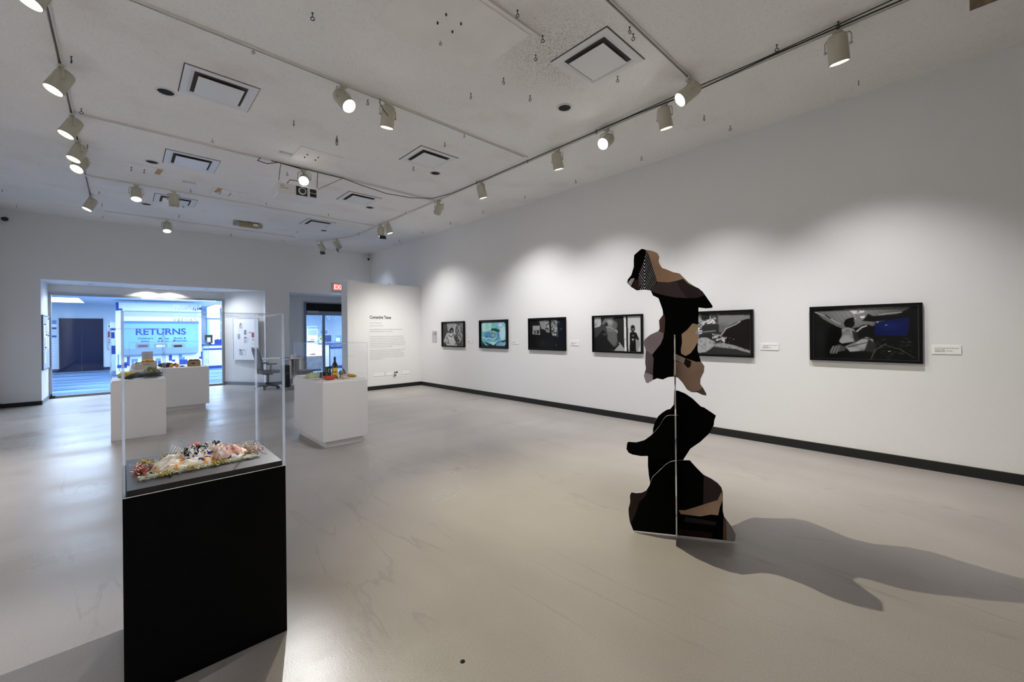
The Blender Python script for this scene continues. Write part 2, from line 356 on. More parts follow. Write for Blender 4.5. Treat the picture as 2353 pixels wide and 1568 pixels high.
for (x0,x1,y0,y1), lb in lpx:
    r = thing('ceiling_light_panel', lb, 'light', ((x0+x1)/2,(y0+y1)/2,2.86), 0, 'library ceiling light panels'); hx=(x1-x0)/2; hy=(y1-y0)/2
    MB().box(-hx-.03,-hx,-hy-.03,hy+.03,-.03,0).box(hx,hx+.03,-hy-.03,hy+.03,-.03,0).box(-hx,hx,-hy-.03,-hy,-.03,0).box(-hx,hx,hy,hy+.03,-.03,0).build('frame', whitepl, r)
    MB().box(-hx,hx,-hy,hy,-.02,-.01).build('diffuser', lum, r)
# lift
EY = 25.7
e = thing('elevator', 'dark blue double lift doors in the pale blue lobby wall', 'elevator', (-1.275, EY, 0))
MB().box(-.66,-.605,-.06,0,0,2.26).box(.605,.66,-.06,0,0,2.26).box(-.605,.605,-.06,0,2.2,2.26).build('door_frame', navy, e)
for s in (-1, 1):
    MB().box(min(.003*s,.605*s), max(.003*s,.605*s), -.03, -.005, 0, 2.2).build('door_leaf', navy, e)
MB().box(-.66,.66,-.3,-.06,0,.006).build('sill', mat('sill_dark', (.02,.03,.08), .5), e)
p = thing('lift_call_panel', 'tall grey lift button panel right of the dark lift doors', 'panel', (-.42, EY, 1.45))
MB().box(-.065,.065,-.02,0,-.58,.30).build('plate', chrome, p)
MB().box(-.045,.045,-.025,-.02,-.02,.24).build('display', mat('dark_red_display', (.05,.004,.01), .3, emit=(.5,.02,.04), es=.25), p)
for z in (-.14,-.24): MB().lathe([(.022,0),(.022,.012)], 14).build('button', dark, p, (0,-.02,z), rot=(PI/2,0,0))
for z in (-.40,-.49): MB().lathe([(.035,0),(.035,.012)], 14).build('button', paper, p, (0,-.02,z), rot=(PI/2,0,0))
p = thing('fire_notice', 'small square notice with a dark symbol above the lift button panel', 'sign', (-.42, EY, 1.93))
MB().box(-.075,.075,-.01,0,-.09,.09).build('plate', paper, p)
MB().box(-.04,.04,-.013,-.01,-.01,.01).box(-.01,.01,-.013,-.01,-.05,.05).bar((-.04,-.011,-.04),(.04,-.011,.04),.012,.003).build('symbol', ink, p)
a = Kk(118,736,EY-.02); b_ = Kk(130.5,822,EY-.02)
p = thing('floor_directory', 'directory board of blue and white strips left of the lift doors', 'sign', ((a.x+b_.x)/2, EY, 0)); hw=(b_.x-a.x)/2
z = a.z; i = 0; strips = []
zs = [(a.z-.165, a.z, sky), (a.z-.27,a.z-.19,paper), (a.z-.38,a.z-.30,royal), (a.z-.72,a.z-.64,royal)]
MB().box(-hw-.01, hw+.01, -.015, 0, b_.z, a.z+.01).build('board', mat('directory_white', (.62,.74,.84), .5), p)
for z0,z1,M in zs: MB().box(-hw,hw,-.022,-.015,z0,z1).build('strip', M, p)
for z in np.arange(b_.z+.05, a.z-.4, .105): MB().box(-hw,hw,-.020,-.015,z,z+.008).build('divider_line', mat('mid_blue', (.12,.25,.5), .5), p)
# sign banner between lift and kiosk
p = thing('pull_up_banner', 'narrow pale banner with blue lettering between lift and returns kiosk', 'banner', (-.27, 23.4, 0))
MB().box(-.10,.10,-.01,.01,.08,2.05).build('panel', mat('banner_white', (.70,.82,.93), .5), p)
for q_ in ((-.10,.10,1.72,1.82),(-.08,.04,1.4,1.65),(-.06,.06,.75,1.1)): MB().box(q_[0],q_[1],-.012,-.01,q_[2],q_[3]).build('blue_print', royal, p)
MB().box(-.12,.12,-.09,.09,0,.08).build('foot', chrome, p)

# ---- returns kiosk
KY = 21.3
kz = Kk(265,695,KY).z; k0 = -.182; k1 = 2.385
k = thing('returns_kiosk', 'big white returns kiosk with blue blocks and three book slots', 'kiosk', ((k0+k1)/2, KY, 0)); kc = (k0+k1)/2
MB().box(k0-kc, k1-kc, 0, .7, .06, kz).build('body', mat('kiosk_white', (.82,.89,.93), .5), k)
MB().box(k0-kc+.03, k1-kc-.03, .04, .66, 0, .06).build('plinth', royal, k)
def cr2(x, y): q = Kk(250+x/5.472, 640+y/5.472, KY); return q.x-kc, q.z
def rect(mb, x0, y0, x1, y1, d0, d1):
    a = cr2(x0, y0); b2 = cr2(x1, y1); mb.box(a[0], b2[0], -d1, -d0, b2[1], a[1])
mb = MB(); rect(mb, 152, 535, 1130, 872, 0, .012); mb.build('return_panel', mat('panel_blue', (.20,.42,.66), .5), k)
mb = MB(); rect(mb, 152, 535, 1130, 572, .012, .014); mb.build('panel_shadow_line', mat('panel_mid', (.08,.2,.45), .5), k)
mb = MB(); rect(mb, 175, 890, 1120, 932, 0, .16); mb.build('steel_shelf', mat('shelf_steel', (.30,.45,.58), .3, metal=.5), k)
for r_ in ((85,300,125,405),(125,378,172,402),(1058,365,1070,400),(1082,375,1095,408),(1110,370,1122,395),(1135,367,1170,395),(230,985,268,1100),(105,1090,230,1125),(180,1055,230,1090),(755,965,795,1035),(795,1022,835,1045),(885,1022,990,1080),(1158,920,1175,1015),(1135,985,1158,1010),(615,1040,655,1075)): mb = MB(); rect(mb, *r_, 0, .005); mb.build('blue_block', royal, k)
for r_ in ((110,960,130,1088),(283,1015,365,1045),(283,1045,320,1080),(590,1008,655,1040),(880,960,920,1020),(920,990,955,1020),(1090,1085,1130,1120),(560,1090,600,1130)): mb = MB(); rect(mb, *r_, 0, .004); mb.build('pale_block', sky, k)
for x0, x1, M in ((343,515,mat('slot_red',(.10,.08,.14),.4)),(573,735,mat('slot_white',(.6,.75,.88),.4)),(795,950,dark)):
    mb = MB(); rect(mb, x0, 822, x1, 880, .012, .03); s_ = mb.build('slot_frame', chrome, k)
    mb = MB(); rect(mb, x0+22, 838, x1-28, 864, .03, .034); mb.build('slot_flap', M, s_)
for s, x, y, sz, wf, M in (('RETURNS', 330, 711, .345, 1.04, royal), ("Children's\n   Items", 362, 768, .10, 1.1, navy), ('  Movies\n & Music', 600, 768, .10, 1.1, navy), (' Books &\nMagazines', 806, 764, .10, 1.1, navy)):
    q = cr2(x, y)
    for li, ln_ in enumerate(s.split('\n')): text('lettering', ln_, sz, M, k, (q[0], -.014, q[1]-li*sz), .001, wf, False, EXB, .008 if s=='RETURNS' else .001)

# ---- library beyond
c = thing('service_counter', 'white library counter with blue bands right of the returns kiosk', 'counter', (3.35, 22.6, 0))
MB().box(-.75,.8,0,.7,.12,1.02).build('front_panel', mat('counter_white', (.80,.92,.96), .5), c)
MB().box(-.72,.78,.03,.68,0,.12).build('plinth', royal, c)
MB().box(-.8,.85,-.05,.75,1.02,1.08).build('worktop', royal, c); MB().box(-.76,.81,-.01,0,.82,.90).build('blue_band', royal, c)
t = thing('self_check_screen', 'dark upright self-check screen with a white card on the counter', 'screen', (2.78, 22.5, 1.08))
MB().box(-.14,.14,-.02,.04,.05,.42).build('housing', dark, t, bevel=.01); MB().box(-.06,.06,-.024,-.02,.10,.30).build('card', paper, t); MB().box(-.08,.08,-.06,.12,0,.05).build('foot', dark, t)
t = thing('book_row', 'row of blue binders standing on the library counter', 'books', (3.35, 22.8, 1.08)); 
mb = MB()
for i in range(9): mb.box(-.3+i*.068, -.3+i*.068+.06, 0, .2, 0, .2+.02*(i%2))
mb.build('binders', royal, t)
t = thing('shelf_unit', 'dark blue-grey shelving column behind the library counter', 'shelf', (3.6, 25.5, 0))
MB().box(-.35,.55,0,.4,0,2.3).build('carcass', mat('shelf_blue', (.08,.14,.22), .5), t)
mb = MB()
for z in (.5,.9,1.3,1.7,2.1): mb.box(-.34,.54,-.02,0,z,z+.03)
mb.build('shelf_edges', alum, t)
t = thing('duct_box', 'pale square column with a blue stripe at the library ceiling', 'column', (3.15,24.2,0))
MB().box(-.22,.28,0,.4,0,2.86).build('shaft', mat('column_white', (.62,.78,.9), .6), t); MB().box(-.22,-.12,-.01,0,1.2,2.2).build('stripe', sky, t); MB().box(-.3,.36,-.05,0,2.25,2.3).build('rail', royal, t)
# seen through the double door
def kx(px, y): return Kk(px, 780, y).x
yd = 18.2; xa, xb = kx(746.5, yd), kx(800, yd)
c = thing('circulation_desk', 'white and blue library desk seen through the right door leaf', 'desk', (xa, yd, 0)); wd_ = xb-xa
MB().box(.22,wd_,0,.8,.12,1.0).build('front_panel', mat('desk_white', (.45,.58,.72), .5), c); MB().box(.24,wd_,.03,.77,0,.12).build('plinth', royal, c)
MB().box(-.02,wd_+.05,-.05,.85,1.04,1.09).build('worktop', royal, c); MB().box(.22,wd_,-.01,0,.86,.93).build('blue_band', royal, c); MB().box(0,.16,-.03,.8,0,1.04).build('end_panel', paper, c)
stone = mat('beige_stone', (.42,.40,.36), .8); noise_mix(stone, (.30,.285,.26), (.44,.42,.38), 6)
xa, xb = kx(700, 17.6), kx(741, 17.6); zt, zb = Kk(720, 818, 17.6).z, 0
b1 = thing('stone_bench', 'long beige stone bench block seen through the left door leaf', 'bench', ((xa+xb)/2, 17.6, 0)); hw = (xb-xa)/2
MB().box(-hw,hw,0,.6,.06,zt).build('block', stone, b1, bevel=.02); MB().box(-hw+.05,hw-.04,.05,.55,0,.06).build('foot', dark, b1)
b1 = thing('canvas_bag', 'small brown bag lying on the beige stone bench', 'bag', (kx(718,17.9), 17.9, zt+.004))
MB().ball((0,0,.06), .11, None, 14, 8, (1.2,.8,.5)).build('bag_body', mat('tan_cloth', (.40,.25,.20), .8), b1); MB().tube([(-.08,0,.08),(-.04,0,.14),(.04,0,.14),(.08,0,.08)], .008).build('handle', mat('tan_cloth', 0), b1)
pw = mat('poster_white', (.72,.77,.80), .6)
xa, xb = kx(701, 21.0), kx(744, 21.0)
c = thing('white_cabinet', 'low white library cabinet below the blue-headed poster', 'cabinet', ((xa+xb)/2,21.0,0)); hw = (xb-xa)/2
MB().box(-hw,hw,0,.5,.05,1.03).build('carcass', pw, c); MB().box(-hw+.05,hw-.05,.03,.47,0,.05).build('plinth', dark, c); MB().box(-hw-.02,hw+.02,-.02,.52,1.03,1.06).build('top', paper, c)
for x in (-.22,.26): MB().box(x-.004,x+.004,-.004,0,.1,1.0).build('door_gap', inkg, c)
for px0, px1, yy, lb in ((707,722,21.1,'dark low speaker lying on the white library cabinet'),):
    t = thing('desk_speaker', lb, 'speaker', (kx((px0+px1)/2,yy), yy, 1.06)); hw = (kx(px1,yy)-kx(px0,yy))/2; MB().box(-hw,hw,0,.12,0,.09).build('case', mat('navy_case', (.02,.04,.09), .5), t); MB().box(-hw*.9,hw*.9,-.004,0,.02,.07).build('grille', dark, t)
q0 = Kk(706,750,21.45); q1 = Kk(730,783,21.45)
c = thing('notice_board', 'white poster board with a blue heading seen through the left door leaf', 'poster', ((q0.x+q1.x)/2, 21.45, 1.06))
hw = (q1.x-q0.x)/2; z0_ = 1.08-1.06+.04; z1_ = q0.z-1.06; MB().box(-hw,hw,0,.03,z0_,z1_).build('board', pw, c); MB().box(-hw,hw,-.004,0,z1_-.13,z1_-.02).build('heading', sky, c); MB().box(-hw*.9,hw*.9,-.004,0,z0_+.30,z1_-.16).build('grey_field', mat('poster_grey', (.28,.36,.48), .6), c)
MB().box(-hw*.6,hw*.6,-.04,.05,0,.06).build('stand', alum, c); MB().box(-.09,.09,-.004,0,z0_+.09,z0_+.115).build('print_line', ink, c)
for (x0,y0,x1,y1,lb,M) in ((734,757,757,770,'framed picture on the library wall split by the door mullion', mat('pic_grey', (.30,.40,.52),.6)), (760,758,771.5,772,'blue notice pinned on the library wall right of the framed picture', sky)):
    a = Kk(x0,y0,27.9); b2 = Kk(x1,y1,27.9); t = thing('wall_notice', lb, 'notice', ((a.x+b2.x)/2, 28, (a.z+b2.z)/2)); hw=(b2.x-a.x)/2; hh=(a.z-b2.z)/2
    MB().box(-hw,hw,-.03,0,-hh,hh).build('frame', paper, t); MB().box(-hw*.7,hw*.7,-.034,-.03,-hh*.55,hh*.55).build('sheet', M, t)
t = thing('potted_sunflower', 'yellow sunflower in a small pot on the white library cabinet', 'plant', (kx(736.5,21.1), 21.1, 1.06))
MB().lathe([(.05,0),(.07,.08)], 14).build('pot', pw, t); MB().tube([(0,0,.06),(.01,0,.18)], .008).build('stem', mat('stem_green', (.05,.2,.03), .6), t)
mb = MB()
for i in range(12): a = 2*PI*i/12; mb.poly([(.03*math.cos(a),-.02,.20+.03*math.sin(a)),(.09*math.cos(a-.2),-.03,.20+.09*math.sin(a-.2)),(.11*math.cos(a),-.03,.20+.11*math.sin(a)),(.09*math.cos(a+.2),-.03,.20+.09*math.sin(a+.2))])
mb.build('petals', mat('sun_yellow', (.62,.52,.03), .6), t); MB().ball((0,-.03,.20), .035, None, 10, 6, (1,.4,1)).build('seed_head', mat('seed_brown', (.05,.03,.02), .8), t)
mb = MB(); mb.poly([(0,0,.09),(.08,0,.14),(.16,0,.09),(.08,0,.06)]).poly([(0,0,.08),(-.08,0,.13),(-.17,0,.07),(-.08,0,.05)]); mb.build('leaves', mat('leaf_green', (.06,.25,.05), .6), t)
t = thing('monitor', 'dark computer monitor on the library desk through the right door leaf', 'monitor', (kx(753.5,18.45), 18.45, 1.09))
MB().box(-.13,.14,0,.04,.06,.34).build('screen', mat('monitor_blue', (.02,.045,.11), .3), t); MB().box(-.03,.03,.01,.05,0,.06).box(-.10,.10,-.06,.10,0,.012).build('stand', dark, t)
t = thing('desk_notice', 'blue leaflet holder on the right part of the library desk', 'leaflet holder', (kx(776,18.4), 18.4, 1.09))
MB().box(-.14,.16,0,.03,0,.34).build('sheet', sky, t); MB().box(-.08,.10,-.004,0,.06,.22).build('print', pw, t)
t = thing('wall_fan', 'pale wall fan high above the library desk', 'fan', (kx(761,20.5), 20.5, 2.28))
mb = MB()
for rr_ in (.12,.2): mb.tube([(rr_*math.cos(2*PI*i/20),-.08,rr_*math.sin(2*PI*i/20)) for i in range(20)], .006, 6, None, True)
for i in range(12): a=2*PI*i/12; mb.tube([(.03*math.cos(a),-.09,.03*math.sin(a)),(.2*math.cos(a),-.08,.2*math.sin(a))], .003, 5)
mb.build('cage', alum, t); mb = MB()
for i in range(4): a=2*PI*i/4; mb.poly([(.03*math.cos(a),-.05,.03*math.sin(a)),(.17*math.cos(a-.3),-.06,.17*math.sin(a-.3)),(.17*math.cos(a+.3),-.03,.17*math.sin(a+.3))])
mb.build('blades', sky, t); MB().tube([(0,-.06,0),(0,.1,0),(0,.1,.58)], .02).build('bracket', alum, t)
# ------------------------------------------------------------------ ceiling: tracks, lamps, diffusers, hooks
def rail(label, a, b, extra=None):
    a = Vector(a); b = Vector(b); c_ = (a+b)/2; r = thing('lighting_track', label, 'lighting track', (c_.x, c_.y, H), 0, 'surface lighting tracks')
    a = a-c_; b = b-c_; a.z = b.z = 0; d = (b-a).normalized(); s = d.cross(Vector((0,0,1)))
    mb = MB()
    for q in (-1, 1): mb.bar(a+s*q*.014+Vector((0,0,-.011)), b+s*q*.014+Vector((0,0,-.011)), .007, .022)
    mb.bar(a+Vector((0,0,-.003)), b+Vector((0,0,-.003)), .034, .006); mb.build('rail', railm, r)
    MB().bar(a+Vector((0,0,-.009)), b+Vector((0,0,-.009)), .010, .003).build('slot', mat('slot_grey', (.12,.12,.12), .6), r)
    for e in (a, b): MB().bar(e-d*.035+Vector((0,0,-.014)), e+d*.035+Vector((0,0,-.014)), .046, .028).build('end_cap', railm, r)
    return r
rail('long cream track along the ceiling near the left wall', (-.43,-.5,0), (-.43,12.4,0))
rail('long cream track parallel to the right wall, from above the viewer to the middle', (4.72,-.06,0), (4.72,8.3,0))
rail('short far track carrying a close pair of cream lamps near the partition', (4.72,8.45,0), (4.72,11.35,0))
rail('shortest track, angled off the end of the far right-hand track', (4.70,11.5,0), (4.18,12.75,0))
rail('cross track with one dazzling and one down-turned lamp, nearer than the projector', (-.2,4.5,0), (4.56,4.5,0))
rail('cross track passing above the white projector', (-.36,7.25,0), (4.63,7.25,0))
rail('cross track just beyond the projector, carrying the white egg-shaped lamp', (-.41,9.98,0), (4.59,9.98,0))
rail('farthest cross track, close to the back wall, with one dazzling lamp', (-.22,12.6,0), (3.50,12.6,0))
rail('cross track ending at the dazzling lamp beside the right-hand track', (-.5,1.90,0), (4.62,1.90,0))
t = thing('conduit', 'thin metal conduit ending beside the stained ceiling panel', 'conduit', (1.6,2.57,H)); MB().bar((-1.9,0,-.012),(1.2,0,-.012),.03,.024).build('conduit_bar', railm, t)
cable = mat('black_cable', (.02,.018,.015), .6)
t = tag(MB().tube([(4.655,-.08,H-.035),(4.655,.05,H-.035),(4.68,1.2,H-.02),(4.66,1.9,H-.06),(4.66,2.7,H-.03),(4.68,3.4,H-.02),(4.66,4.4,H-.03),(4.67,5.6,H-.03),(4.66,6.6,H-.03),(4.55,7.1,H-.03),(4.1,7.17,H-.10),(3.6,7.2,H-.12),(3.1,7.21,H-.07),(2.8,7.21,H-.03),(2.0,7.21,H-.03),(1.7,7.21,H-.03)], .006, 6).build('power_cable', cable), 'thin black cable looping along the right-hand track towards the projector', 'cable')
t = tag(MB().tube([(4.63,-.08,H-.012),(4.63,.3,H-.015),(4.63,1.3,H-.04),(4.60,2.1,H-.05),(4.66,3.2,H-.028)], .005, 6).build('power_cable', cable), 'second thin black cable sagging beside the near end of the right-hand track', 'cable')

lensm = mat('lamp_lens', (1,1,1), .4, emit=(1,.95,.86), es=18)
canw = mat('cream_enamel_can', (.50,.475,.385), .4)
def head_proto():
    r = thing('track_light', None, None)
    MB().box(-.035,.035,-.018,.018,-.05,-.022).box(-.012,.012,-.012,.012,-.075,-.05).build('adapter', beige, r)
    MB().tube([(-.098,0,-.185),(-.098,0,-.105),(-.085,0,-.08),(-.03,0,-.072),(.03,0,-.072),(.085,0,-.08),(.098,0,-.105),(.098,0,-.185)], .006, 6).lathe([(.012,-.01),(.012,.01)],8,None,(0,0,-.08)).build('yoke', beige, r)
    mb = MB(); mb.lathe([(.02,.118),(.055,.115),(.070,.102),(.076,.075),(.078,-.125),(.072,-.125),(.070,.06)], 28, None, cap=False); mb.lathe([(.001,.1155),(.02,.115)],12,None,cap=False)
    for q in (-1,1): mb.tube([(q*.084,0,0),(q*.104,0,0)], .011, 8)
    c_ = mb.build('lamp_can', canw, r, (0,0,-.185)); c_['label'] = 'cream can of the track lamp'
    MB().lathe([(.0715,-.113),(.0715,-.109)], 24).build('lens', lensm, c_)
    l = bpy.data.lights.new('lamp_beam', 'SPOT'); l.spot_size = 1.5; l.spot_blend = 1.0; l.shadow_soft_size = .02; l.color = COOL; l.energy = E_WALL
    lo = bpy.data.objects.new('lamp_beam', l); C.objects.link(lo); lo.parent = c_; lo.location = (0,0,-.135)
    return r
proto = head_proto(); first = True
def head(x, y, target, label, power=None, col=None, size=None, barn=None, group='cream track spotlights', blend=None):
    global first
    r = proto if first else copy_tree(proto); first = False
    r.location = (x, y, H); tag(r, label, 'spotlight', group)
    d = Vector(target)-Vector((x, y, H-.185)); az = math.atan2(d.x, -d.y)      # can axis is -z; tilt about x swings it to -y
    r.rotation_euler = (0, 0, az); tilt = math.atan2(math.hypot(d.x, d.y), -d.z)
    can = [c for c in r.children if c.name.startswith('lamp_can')][0]; can.rotation_euler = (-tilt, 0, 0)
    beam = [c for c in can.children if c.type == 'LIGHT'][0]; beam.data = beam.data.copy()
    if power is not None: beam.data.energy = power
    if col: beam.data.color = col
    if size: beam.data.spot_size = size
    if blend is not None: beam.data.spot_blend = blend
    if barn:
        mb = MB()
        for a in barn:
            c_, s_ = math.cos(a), math.sin(a); p = lambda u, v, z: (c_*v-s_*u, s_*v+c_*u, z)
            mb.slab([p(-.08,.084,-.115), p(.08,.084,-.115), p(.085,.105,-.20), p(-.085,.105,-.20)], (c_*.002, s_*.002, 0))
        mb.build('barn_door', dark, can)
    return r
RT = 4.72
W_ = lambda y, z=.0: (RX-.30, y, z)
head(RT, .68, W_(.55), 'cream can lamp on the right-hand track, largest and nearest the right edge')
head(RT, 2.32, W_(2.2), 'cream can lamp on the right-hand track, close to the dazzling cross-track lamp')
head(RT, 3.13, (.5,2.9,.9), 'dazzling lamp on the right-hand track facing the viewer, between two cream cans', 800, COOL, .34)
head(RT, 3.99, W_(4.1), 'cream can lamp on the right-hand track left of the dazzling lamp', 150, COOL, 1.75)
head(RT, 5.77, W_(5.7), 'cream can lamp on the right-hand track, alone between two ends of black cable', 205, COOL, 1.85)
head(RT, 7.14, (5.0,PY,.75), 'cream can lamp hanging at the corner where the projector cable meets the track', 285, (1,.965,.89), .95)
p_ = Ce(918,520,H-.2); head(RT, 9.35, W_(8.9), 'right one of the close lamp pair near the partition', 175, COOL, 1.85)
p_ = Ce(899,520,H-.2); head(RT, 9.75, (5.0,9.9,0), 'left one of the close lamp pair near the partition, with a black flap', 60, (1,.96,.86), 1.1, (2.6,))
head(4.48, 12.0, (6.2,12.8,2.5), 'lamp with black flaps at the far end of the tracks, right of its twin', 60, BLUE, 1.0, (-.6,1.0))
head(4.25, 12.6, (6.0,13.6,2.2), 'lamp with long black flap at the far end of the tracks, left of its twin', 40, BLUE, 1.0, (.2,1.6))
head(1.764, 4.5, (2.95,1.45,.6), 'dazzling lamp on the cross track in front of the projector', 640, (1,.93,.70), 1.36, None, blend=1)
head(2.28, 4.5, (2.3,5.6,0), 'down-turned white can with a black safety wire beside the dazzling lamp', 100, COOL, 1.9)
head(4.42, 1.90, (.75,5.2,.2), 'dazzling lamp at the right end of the nearest cross track', 125, COOL, 1.0)
head(2.19, 7.25, (.3,2.7,.9), 'dazzling lamp right above the white projector', 700, COOL, .34)
head(.20, 9.98, (.15,8.4,.5), 'dazzling lamp in front of the back wall, left of the white egg-shaped one', 90, COOL, .8)
head(.72, 9.98, (.9,10.8,.6), 'white down-turned lamp hanging before the small ceiling diffuser', 80, COOL, .8)
head(.78, 12.6, (.7,11.0,.8), 'dazzling lamp on the farthest cross track, above the glass wall', 90, COOL, .7)
LT = -.43
q = Ce(85,5,H-.2)
head(LT, 4.55, (LX,4.3,.2), 'lamp cut by the top left corner, nearest on the left-hand track', 150, COOL, 1.15)
head(LT, 6.05, (LX,5.6,.7), 'second nearest cream lamp on the left-hand track, tilted to the left wall', 150, COOL, 1.15)
head(LT, 7.30, (LX,6.8,.7), 'middle cream lamp on the left-hand track, beside the start of a cross track', 150, COOL, 1.15)
head(LT, 8.25, (-1.7,7.6,.6), 'rounded white lamp on the left-hand track, upper of two that overlap', 150, COOL, 1.15)
head(LT, 8.80, (-1.6,7.0,1.2), 'lamp showing its bright face on the left-hand track, lower of two that overlap', 150, COOL, 1.15)
head(LT, 11.35, (LX,10.9,.7), 'farthest cream lamp on the left-hand track, below two dark hooks', 150, COOL, 1.15)
for i, (x, y, tx, ty) in enumerate(((LT,2.9,LX,2.5),(LT,1.2,LX,.9),(LT,-.3,LX,-.6))):  # unseen lamps added to bounce fill light off the left wall
    head(x, y, (tx,ty,1.3), 'added fill lamp out of view, %s' % ('left track, first behind the corner lamp','left track, second behind','left track, farthest behind')[i], 230, COOL, 1.3)
t = tag(MB().tube([(2.17,4.47,H-.03),(2.13,4.40,H-.12),(2.16,4.37,H-.2),(2.24,4.42,H-.22)], .004, 6).build('safety_wire', cable), 'thin black wire looped between track and down-turned white can', 'wire')

# square air diffusers
def diff_proto():
    r = thing('air_diffuser', None, None)
    fr = MB(); R_ = .325; q = .27; MB().box(-.333,.333,-.333,.333,-.003,0).build('shadow_gap', mat('gap_dark', (.06,.055,.05), .9), r)
    for (x0,x1,y0,y1) in ((-R_,R_,-R_,-q),(-R_,R_,q,R_),(-R_,-q,-q,q),(q,R_,-q,q)): fr.box(x0,x1,y0,y1,-.012,0)
    fr.build('outer_frame', beige if 0 else whitepl, r)
    cn = MB(); v = []
    for (s_, z) in ((.27,-.012),(.245,-.004),(.225,-.001)):
        v += [(-s_,-s_,z),(s_,-s_,z),(s_,s_,z),(-s_,s_,z)]
    cn.add(v, [(0,1,5,4),(1,2,6,5),(2,3,7,6),(3,0,4,7),(4,5,9,8),(5,6,10,9),(6,7,11,10),(7,4,8,11)]).build('cone', whitepl, r)
    MB().box(-.225,.225,-.225,.225,-.0015,-.0005).build('throat', mat('throat_dark', (.02,.02,.02), .9), r)
    MB().box(-.205,.205,-.205,.205,-.032,-.024).build('plaque', whitepl, r, bevel=.003)
    return r
dp = diff_proto(); fst = True
for (x, y, lb) in ((.80,5.55,'big square air diffuser in the ceiling, left of the dazzling lamp'), (3.49,2.41,'largest square air diffuser, near the sooty stain in the ceiling'), (.81,8.155,'square air diffuser above the taped brown patch, left of the projector'), (3.505,5.58,'square air diffuser right of the hanging clip, between two cross tracks'), (.80,10.75,'half-hidden air diffuser behind the white egg-shaped lamp'), (3.505,8.19,'square air diffuser right of the projector'), (3.53,10.70,'farthest square air diffuser, nearest the back right corner')):
    r = dp if fst else copy_tree(dp); fst = False; r.location = (x, y, H); tag(r, lb, 'air diffuser', 'square ceiling diffusers')
# empty round downlights
hp = thing('recessed_downlight', None, None)
MB().lathe([(.098,0),(.098,-.006),(.078,-.008),(.074,-.002)], 28, None, cap=False).build('trim_ring', whitepl, hp); MB().lathe([(.001,-.002),(.074,-.002)], 28, None, cap=False).build('dark_hole', hole, hp)
fst = True
for (x, y, lb) in ((.372,5.99,'round black recessed downlight left of the biggest left-hand air diffuser'), (3.93,3.20,'round black recessed downlight below the largest air diffuser'), (.356,8.57,'round black recessed downlight above the brown taped patch'), (3.905,6.01,'round black recessed downlight at the corner of the middle right air diffuser'), (.379,11.42,'round black recessed downlight left of the half-hidden air diffuser'), (3.92,8.61,'round black recessed downlight right of the projector'), (3.895,11.35,'farthest round black recessed downlight, nearest the back right corner')):
    r = hp if fst else copy_tree(hp); fst = False; r.location = (x, y, H); tag(r, lb, 'downlight', 'empty recessed downlights')
# ceiling patches
patchm = mat('patch_board', (.82,.79,.77), .8); noise_mix(patchm, (.80,.77,.75), (.85,.83,.81), 3)
def patch(x0,x1,y0,y1,lb,M=patchm):
    r = thing('ceiling_panel', lb, 'ceiling panel', ((x0+x1)/2,(y0+y1)/2,H), 0, 'patched ceiling panels'); a=(x1-x0)/2; b2=(y1-y0)/2
    MB().box(-a,a,-b2,b2,-.009,0).build('board', M, r)
    mb = MB()
    for i in range(4): mb.lathe([(.008,-.02),(.008,0)], 8, None, (-.15+.12*(i%2)*1.3, -.1+.13*(i//2), -.006))
    mb.build('bolts', dark, r); return r
patch(1.90,2.50,6.42,7.05,'flat square ceiling patch with four bolts above the projector')
patch(.04,.51,8.82,9.45,'ceiling patch with brown tape at its right corner')
patch(1.25,1.80,9.30,9.85,'ceiling patch with brown tape at its left corner')
patch(1.62,2.72,2.62,3.42,'broad pinkish ceiling patch dotted with screw holes near the top of the room')
tape = mat('brown_tape', (.42,.25,.08), .6)
for (x,y,lb) in ((.46,8.98,'brown strip of tape on the left ceiling patch'), (1.33,9.42,'brown strip of tape on the ceiling patch nearer the projector')):
    t = thing('tape_strip', lb, 'tape', (x,y,H-.009), .1); MB().box(-.035,.035,-.13,.16,-.003,0).build('tape', tape, t)
for (px,py,lb) in ((655,353,'small white box on the ceiling left of the square patch'), (434,420,'small flat white plate on the ceiling above the egg-shaped lamp')):
    a = Ce(px,py); t = thing('ceiling_box', lb, 'box', (a.x,a.y,H)); MB().box(-.09,.09,-.05,.05,-.03,0).build('cover', whitepl, t, bevel=.006)
a = Ce(572,518,H-.07); t = thing('emergency_light', 'beige and grey oblong box under the ceiling near the back wall', 'ceiling fixture', (a.x,a.y,H), -.05)
MB().box(-.20,.20,-.07,.07,-.12,-.02).build('housing', mat('ochre_plastic', (.32,.26,.15), .5), t, bevel=.008); MB().box(-.32,-.20,-.06,.06,-.11,-.03).box(.20,.28,-.06,.06,-.11,-.03).build('end_lamp', mat('end_grey', (.35,.35,.33), .4), t)
MB().box(.08,.18,-.075,-.07,-.09,-.04).build('sticker', paper, t); MB().box(-.02,.02,-.02,.02,-.02,0).build('mount', dark, t)
a = Ce(2229,24,H-.12); t = thing('wooden_box', 'brown wooden box under the ceiling, cut by the top right edge', 'box', (4.80,-.45,H))
wood = mat('old_plywood', (.16,.11,.06), .7); noise_mix(wood, (.12,.08,.045), (.22,.16,.09), 3, stretch=(1,8,1))
MB().box(-.34,.32,-.40,.324,-.10,0).build('case', wood, t); MB().box(-.1,.2,.06,.22,-.103,-.10).build('dark_panel', mat('panel_brown', (.06,.045,.03), .6), t)
